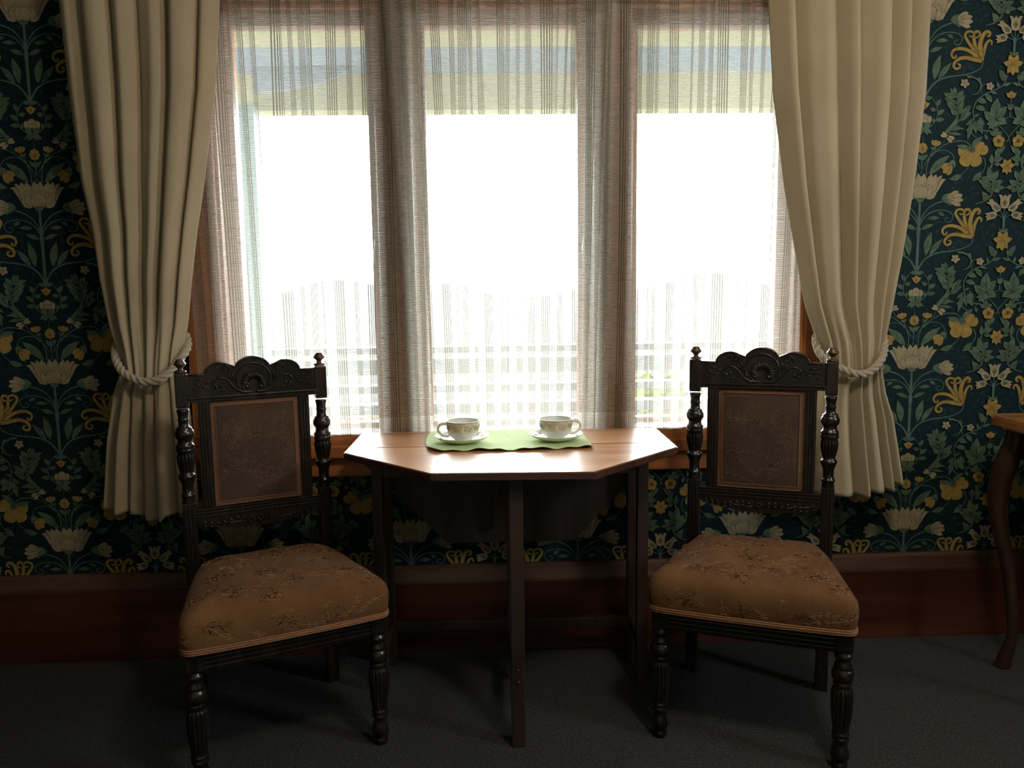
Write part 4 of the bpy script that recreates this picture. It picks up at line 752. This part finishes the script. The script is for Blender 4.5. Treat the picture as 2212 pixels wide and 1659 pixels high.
def make_chair(loc, rz, label, seed):
    rd = random.Random(seed)
    t = empty('parlour_chair', loc, rz); tag(t, label, 'chair', 'carved dark parlour chairs')
    for s in (-1, 1):
        mb = MB(); mb.box(s*WF-.0195, s*WF+.0195, -.0195, .0195, .290, .340, bev=.003); mb.lathe((s*WF, 0, 0), LEG[::-1], 112); mb.build('leg', M['chair'], t)
    for s in (-1, 1):
        x = s*WB
        mb = MB(); mb.box(x-.0165, x+.0165, DB-.0165, DB+.0165, 0, .576, bev=.003)
        for k in (-1, 0, 1): mb.box(x+k*.009-.0032, x+k*.009+.0032, DB-.0195, DB-.016, .37, .565, bev=.0015)
        mb.lathe((x, DB, 0), POST[::-1], 112)
        mb.box(x-.0158, x+.0158, DB-.0158, DB+.0158, .826, .916, bev=.004); 
        lg = mb.build('leg', M['chair_worn'] if False else M['chair'], t); lg['label'] = 'tall rear leg turned and fluted above the seat as a back post'
        mb = MB(); mb.lathe((x, DB, 0), FIN, 24); mb.build('finial', M['chair_worn'], lg)
    # seat rails
    mb = MB(); mb.box(-WF+.017, WF-.017, -.014, .010, .286, .338)
    for z in (.292, .303, .314): mb.box(-WF+.018, WF-.018, -.0175, -.012, z, z+.0065, bev=.002)
    mb.build('seat_rail', M['chair'], t)
    mb = MB(); mb.box(-WB+.015, WB-.015, DB-.012, DB+.010, .286, .338); mb.build('seat_rail', M['chair'], t)
    for s in (-1, 1):
        mb = MB(); x0, x1 = s*(WF), s*(WB); w_ = .011
        mb.add([(x0-w_,.017,.286),(x0+w_,.017,.286),(x1+w_,DB-.015,.286),(x1-w_,DB-.015,.286),(x0-w_,.017,.338),(x0+w_,.017,.338),(x1+w_,DB-.015,.338),(x1-w_,DB-.015,.338)],
               [(0,3,2,1),(4,5,6,7),(0,1,5,4),(1,2,6,5),(2,3,7,6),(3,0,4,7)]); mb.build('seat_rail', M['chair'], t)
    # seat cushion
    mb = MB(); rows = []
    for sc, z in [(.965,.336),(.99,.340),(1.004,.350),(1.014,.366),(1.020,.384),(1.016,.398),(1.002,.410)]: rows.append((sc, z))
    for s_, z in DOME[::-1]: rows.append((s_, z))
    n = len(OUT); vs = []; fs = []
    for sc, z in rows[:-1]:
        for (x, y) in OUT: vs.append((CX+(x-CX)*sc, CY+(y-CY)*sc, z+.0012*math.sin(x*60+seed)*math.cos(y*47)*(1 if sc < .99 else 0)))
    vs.append((CX, CY, rows[-1][1]))
    for r in range(len(rows)-2):
        for k in range(n): k2 = (k+1) % n; fs.append((r*n+k, r*n+k2, (r+1)*n+k2, (r+1)*n+k))
    b = (len(rows)-2)*n
    for k in range(n): fs.append((b+k, b+(k+1) % n, len(vs)-1))
    fs.append(tuple(range(n-1, -1, -1)))
    mb.add(vs, fs, 0, True)
    def on_seat(q, cx, cy, r, mi):
        p = []
        for (x, y) in q:
            X, Y = cx+x, cy+y
            if math.hypot(X-CX, Y-CY)/out_r(math.atan2(Y-CY, X-CX)) > .95: return
            p.append((X, Y, seat_z(X, Y)+.0002))
        if len(p) > 1: mb.tube(p, r, 4, mi)
    spots = [(-.12,.02),(.02,.03),(.15,.05),(-.15,.12),(-.02,.12),(.11,.15),(-.09,.20),(.03,.22),(.15,.22),(-.12,.28),(0,.29),(.10,.30),(-.19,.05),(.19,.0),(-.05,-.01)]
    for i, (x, y) in enumerate(spots):
        x += rd.uniform(-.02, .02); y += rd.uniform(-.02, .02)
        if i % 2 == 0:
            for q, k in flower_strokes(rd, 6, rd.uniform(.018, .026)): on_seat(q, x, y, .0004 if k == 0 else .0009, 1 if k == 0 and rd.random() < .35 else 2)
        for q, k in sprig_strokes(rd, rd.uniform(.06, .09), rd.uniform(0, 6.3)): on_seat(q, x, y, .00038, 1 if rd.random() < .8 else 2)
        for q, k in sprig_strokes(rd, rd.uniform(.05, .10), rd.uniform(0, 6.3)): on_seat(q, x+rd.uniform(-.03,.03), y+rd.uniform(-.03,.03), .0005, 1)
        for k in range(44):
            a = rd.uniform(0, 6.3); l = rd.uniform(.003, .008); dx, dy = rd.gauss(0, .018), rd.gauss(0, .012); on_seat([(dx, dy), (dx+l*math.cos(a), dy+l*math.sin(a)), (dx+l*1.5*math.cos(a+.5), dy+l*1.5*math.sin(a+.5))], x, y, rd.uniform(.0004, .0009), 2 if rd.random() < .55 else 1)
    # brocade sprays carry on round the sides of the cushion
    def on_side(q, a0, z0, r, mi):
        p = []
        for (x, y) in q:
            z = z0+y
            if not .353 < z < .408: continue
            a = a0+x/.2; rr = out_r(a); sc = interp([(.350,1.004),(.366,1.014),(.384,1.020),(.398,1.016),(.41,1.002)], z)[0]
            p.append((CX+math.cos(a)*rr*sc*1.0008, CY+math.sin(a)*rr*sc*1.0008, z))
        if len(p) > 1: mb.tube(p, r, 4, mi)
    for k in range(22):
        a0 = math.radians(-205+k*230/21+rd.uniform(-3, 3)); z0 = rd.uniform(.36, .40)
        for q, kk in sprig_strokes(rd, rd.uniform(.04, .07), rd.uniform(0, 6.3)): on_side(q, a0, z0, .0005, 1)
        if k % 3 == 1:
            for j in range(40):
                a = rd.uniform(0, 6.3); l = rd.uniform(.003, .008); dx, dy = rd.gauss(0, .016), rd.gauss(0, .012); on_side([(dx, dy), (dx+l*math.cos(a), dy+l*math.sin(a))], a0, z0, rd.uniform(.0004, .0009), 2)
    st = mb.build('seat_cushion', [M['brocade'], M['thread_lt'], M['thread_dk']], t)
    # braid round the bottom of the cushion
    mb = MB()
    for dz, r in ((.3385, .0022), (.3435, .0030), (.3485, .0022)):
        mb.tube([(CX+(x-CX)*1.006, CY+(y-CY)*1.006, dz) for x, y in OUT], r, 6, 0, closed=True)
    mb.build('braid', M['braid'], st)
    # crest rail
    y0, y1 = DB-.012, DB+.011; xe = WB-.014
    def arc(cx, cz, rx, rz_, a0, a1, k=14): return [(cx+rx*math.cos(math.radians(a0+(a1-a0)*i/k)), cz+rz_*math.sin(math.radians(a0+(a1-a0)*i/k))) for i in range(k+1)]
    top = [(-xe, .912), (-.123, .912)]+arc(-.083, .910, .038, .030, 178, 52)+arc(0, .912, .0465, .040, 158, 22, 20)+arc(.083, .910, .038, .030, 128, 2)+[(.123, .912), (xe, .912)]
    mb = MB(); mb.prism([(-xe, .843)]+top+[(xe, .843)], y0, y1)
    ed = [(x, y0+.001, z-.003) for x, z in top]; mb.tube(ed, .0028, 6)
    mb.box(-xe, xe, y0-.006, y0+.002, .846, .853, bev=.002); mb.box(-xe, xe, y0-.003, y0+.002, .838, .845, bev=.001)
    F = y0-.0005
    mb.tube([(x, F, z) for x, z in arc(0, .893, .0435, .0405, -35, 215, 30)], .0030, 6)          # arched frame of the shell
    for k in range(13):                                                                         # shell ribs
        a = math.radians(4+172*k/12); c = (0, .880)
        mb.tube([(c[0]+.011*math.cos(a), F+.001, c[1]+.010*math.sin(a)), (c[0]+.022*math.cos(a), F-.002, c[1]+.021*math.sin(a)), (c[0]+.034*math.cos(a), F+.0005, c[1]+.033*math.sin(a))], [.0010, .0030, .0020], 6)
    for s in (-1, 1):
        sp = []
        for i in range(26):                                                                     # volutes under the shell
            th = i/25*3.2*PI; rr = .0125*(1-i/25*.85); sp.append((s*(.0175+rr*math.cos(th-PI/2)*.95), F, .872+rr*math.sin(th-PI/2)))
        mb.tube(sp, [.0028*(1-.5*i/25) for i in range(26)], 6); 
        mb.lathe((s*.0175, F+.002, .8705), [(-.005,.001),(-.003,.0055),(.003,.0055),(.005,.001)], 10)
        s1 = catmull([(s*.006,F,.858),(s*.030,F-.001,.859),(s*.052,F-.001,.874),(s*.066,F,.892),(s*.082,F,.899),(s*.097,F,.893),(s*.100,F,.882),(s*.092,F,.877)], 6)
        mb.tube(s1, [.0038-.0018*i/len(s1) for i in range(len(s1))], 6)
        sp = []
        for i in range(22):
            th = i/21*2.6*PI; rr = .0105*(1-i/21*.8); sp.append((s*(.067+rr*math.cos(th)), F, .921+rr*math.sin(th)))
        mb.tube(sp, [.0028*(1-.4*i/21) for i in range(22)], 6)
        for (a, b, r) in [((.050,.885),(.053,.915),.0024),((.054,.890),(.066,.905),.0020),((.078,.885),(.088,.868),.0030),((.088,.880),(.100,.866),.0028),((.105,.890),(.122,.884),.0026),((.112,.878),(.132,.872),.0026),((.120,.893),(.140,.896),.0024),((.128,.880),(.150,.888),.0024),((.138,.868),(.152,.872),.0022),((.070,.868),(.085,.861),.0020),((.074,.912),(.084,.925),.0020)]:
            mb.tube([(s*a[0], F+.0012, a[1]), (s*(a[0]+b[0])/2, F-.0012, (a[1]+b[1])/2+.002), (s*b[0], F+.0012, b[1])], [.0008, r, .0006], 6)
    mb.build('crest_rail', M['chair'], t)
    # inner stiles (reeded)
    for s in (-1, 1):
        mb = MB(); x = s*.128; mb.box(x-.0145, x+.0145, DB-.010, DB+.008, .552, .842)
        for k in (-1, 0, 1): mb.box(x+k*.0075-.0026, x+k*.0075+.0026, DB-.0135, DB-.009, .556, .838, bev=.0015)
        mb.build('back_stile', M['chair'], t)
    # lower back rail with carved curved apron
    bot = [(-xe+2*xe*i/24, .512-.020*math.sin(PI*i/24)+(.010 if i in (0, 24) else 0)) for i in range(25)]
    mb = MB(); mb.prism(bot+[(xe, .556), (-xe, .556)], DB-.011, DB+.009)
    for z in (.5335, .5425, .551): mb.box(-xe, xe, DB-.015, DB-.010, z, z+.0055, bev=.0018)
    for s in (-1, 1):
        for k in range(8):
            x = s*(.018+k*.0165); z = .513+.004*math.sin(k)
            mb.tube([(x, DB-.010, z-.006), (x+s*.007, DB-.0135, z+.002), (x+s*.012, DB-.010, z+.012)], [.0008, .0028, .0006], 6)
            mb.tube([(x, DB-.010, z-.005), (x+s*.008, DB-.013, z-.006), (x+s*.014, DB-.010, z-.001)], [.0008, .0024, .0006], 6)
        mb.tube([(s*.006, DB-.012, .507), (s*.07, DB-.013, .511), (s*.145, DB-.012, .520)], .0013, 5)
    for k in range(6):
        a = 2*PI*k/6; mb.tube([(0, DB-.011, .513), (.006*math.cos(a), DB-.014, .513+.006*math.sin(a)), (.011*math.cos(a), DB-.011, .513+.011*math.sin(a))], [.001, .003, .001], 6)
    mb.build('lower_back_rail', M['chair'], t)
    # upholstered panel
    mb = MB(); NX, NZ = 24, 30; xa, za, zb_ = .1135, .557, .838; vs = []; fs = []
    def py(x, z): return DB-.006-.011*(1-(abs(x)/xa)**4)*(1-(abs((z-(za+zb_)/2)/((zb_-za)/2)))**4)
    for j in range(NZ+1):
        for i in range(NX+1):
            x = -xa+2*xa*i/NX; z = za+(zb_-za)*j/NZ; vs.append((x, py(x, z), z))
    for j in range(NZ):
        for i in range(NX): k = j*(NX+1)+i; fs.append((k, k+1, k+NX+2, k+NX+1))
    mb.add(vs, fs, 0, True); mb.box(-xa, xa, DB-.004, DB+.006, za, zb_)
    def on_back(q, cx, cz, r, mi):
        p = []
        for (x, z) in q:
            X, Z = cx+x, cz+z
            if abs(X) > xa-.014 or not za+.014 < Z < zb_-.014: return
            p.append((X, py(X, Z)-.0002, Z))
        mb.tube(p, r, 4, mi)
    for i, (x, z) in enumerate([(.0,.74),(.075,.70),(-.06,.655),(.025,.625),(-.06,.79),(.07,.80),(-.075,.72),(.07,.60),(-.02,.575),(.0,.80)]):
        x += rd.uniform(-.008, .008); z += rd.uniform(-.008, .008)
        if i < 4:
            for q, k in flower_strokes(rd, 5, rd.uniform(.018, .024)): on_back(q, x, z, .00045 if k == 0 else .0009, 1 if k == 0 else 2)
        for rep in range(3):
            for q, k in sprig_strokes(rd, rd.uniform(.06, .09), rd.uniform(0, 6.3)): on_back(q, x, z, .00045, 1)
    pn = mb.build('back_panel', [M['brocade_back'], M['thread_back'], M['thread_dk']], t)
    mb = MB()
    for d, r in ((.0025, .0012), (.0130, .0012)):
        q = []
        cs = [(-xa+d, za+d), (xa-d, za+d), (xa-d, zb_-d), (-xa+d, zb_-d)]
        for a, b in zip(cs, cs[1:]+cs[:1]):
            for k in range(14): x = a[0]+(b[0]-a[0])*k/14; z = a[1]+(b[1]-a[1])*k/14; q.append((x, py(x, z)-.0008, z))
        mb.tube(q, r, 6, 0, closed=True)
    for (a, b, c, d) in ((-xa+.0025, xa-.0025, za+.0025, za+.013), (-xa+.0025, xa-.0025, zb_-.013, zb_-.0025)):
        vs = []; K = 24
        for k in range(K+1):
            x = a+(b-a)*k/K; vs += [(x, py(x, c)-.0006, c), (x, py(x, d)-.0006, d)]
        mb.add(vs, [(2*k, 2*k+2, 2*k+3, 2*k+1) for k in range(K)], 0, True)
    for (a, b) in ((-xa+.0025, -xa+.013), (xa-.013, xa-.0025)):
        vs = []; K = 28
        for k in range(K+1):
            z = za+.0025+(zb_-za-.005)*k/K; vs += [(a, py(a, z)-.0006, z), (b, py(b, z)-.0006, z)]
        mb.add(vs, [(2*k, 2*k+2, 2*k+3, 2*k+1) for k in range(K)], 0, True)
    mb.build('braid', M['panel_braid'], pn)
    return t
make_chair((-.4621, -.6042, 0), .4194, 'carved dark wooden chair with gold brocade seat, left of the table, turned to the right', 5)
make_chair((.6193, -.6092, 0), -.3873, 'carved dark wooden chair with gold brocade seat, right of the table, turned to the left', 9)

# ------------------------------------------------------------ side table at the right edge
t = empty('side_table', (1.74, -.40, 0)); tag(t, 'small side table with curved cabriole legs at the right edge, against the papered wall', 'side table')
mb = MB(); pts = []
for cx, cy, a0 in ((.245, .165, 0), (-.245, .165, 90), (-.245, -.165, 180), (.245, -.165, 270)):
    for k in range(9): a = math.radians(a0+90*k/8); pts.append((cx+.055*math.cos(a), cy+.055*math.sin(a)))
sl = slab(pts, .712, .742, .006); sl.build('tabletop', [M['sidetab'], M['sidetab']], t)
mb = MB(); mb.box(-.235, .235, -.16, .16, .62, .713, bev=.004); mb.build('apron', M['sideleg'], t)
for sx in (-1, 1):
    for sy in (-1, 1):
        mb = MB(); prof = [(0,.235,.022),(.03,.232,.019),(.10,.222,.0135),(.22,.228,.0150),(.33,.242,.0185),(.44,.258,.0235),(.52,.262,.028),(.60,.252,.031),(.66,.240,.028),(.712,.238,.024)]
        q = []; r = []
        for z, d, rr in prof: q.append((sx*d, sy*(d-.075), z)); r.append(rr)
        Q = catmull(q, 4); R_ = [interp([(p[0], p[2]) for p in prof], v.z)[0] for v in Q]
        mb.tube(Q, R_, 14); mb.build('leg', M['sideleg'], t)
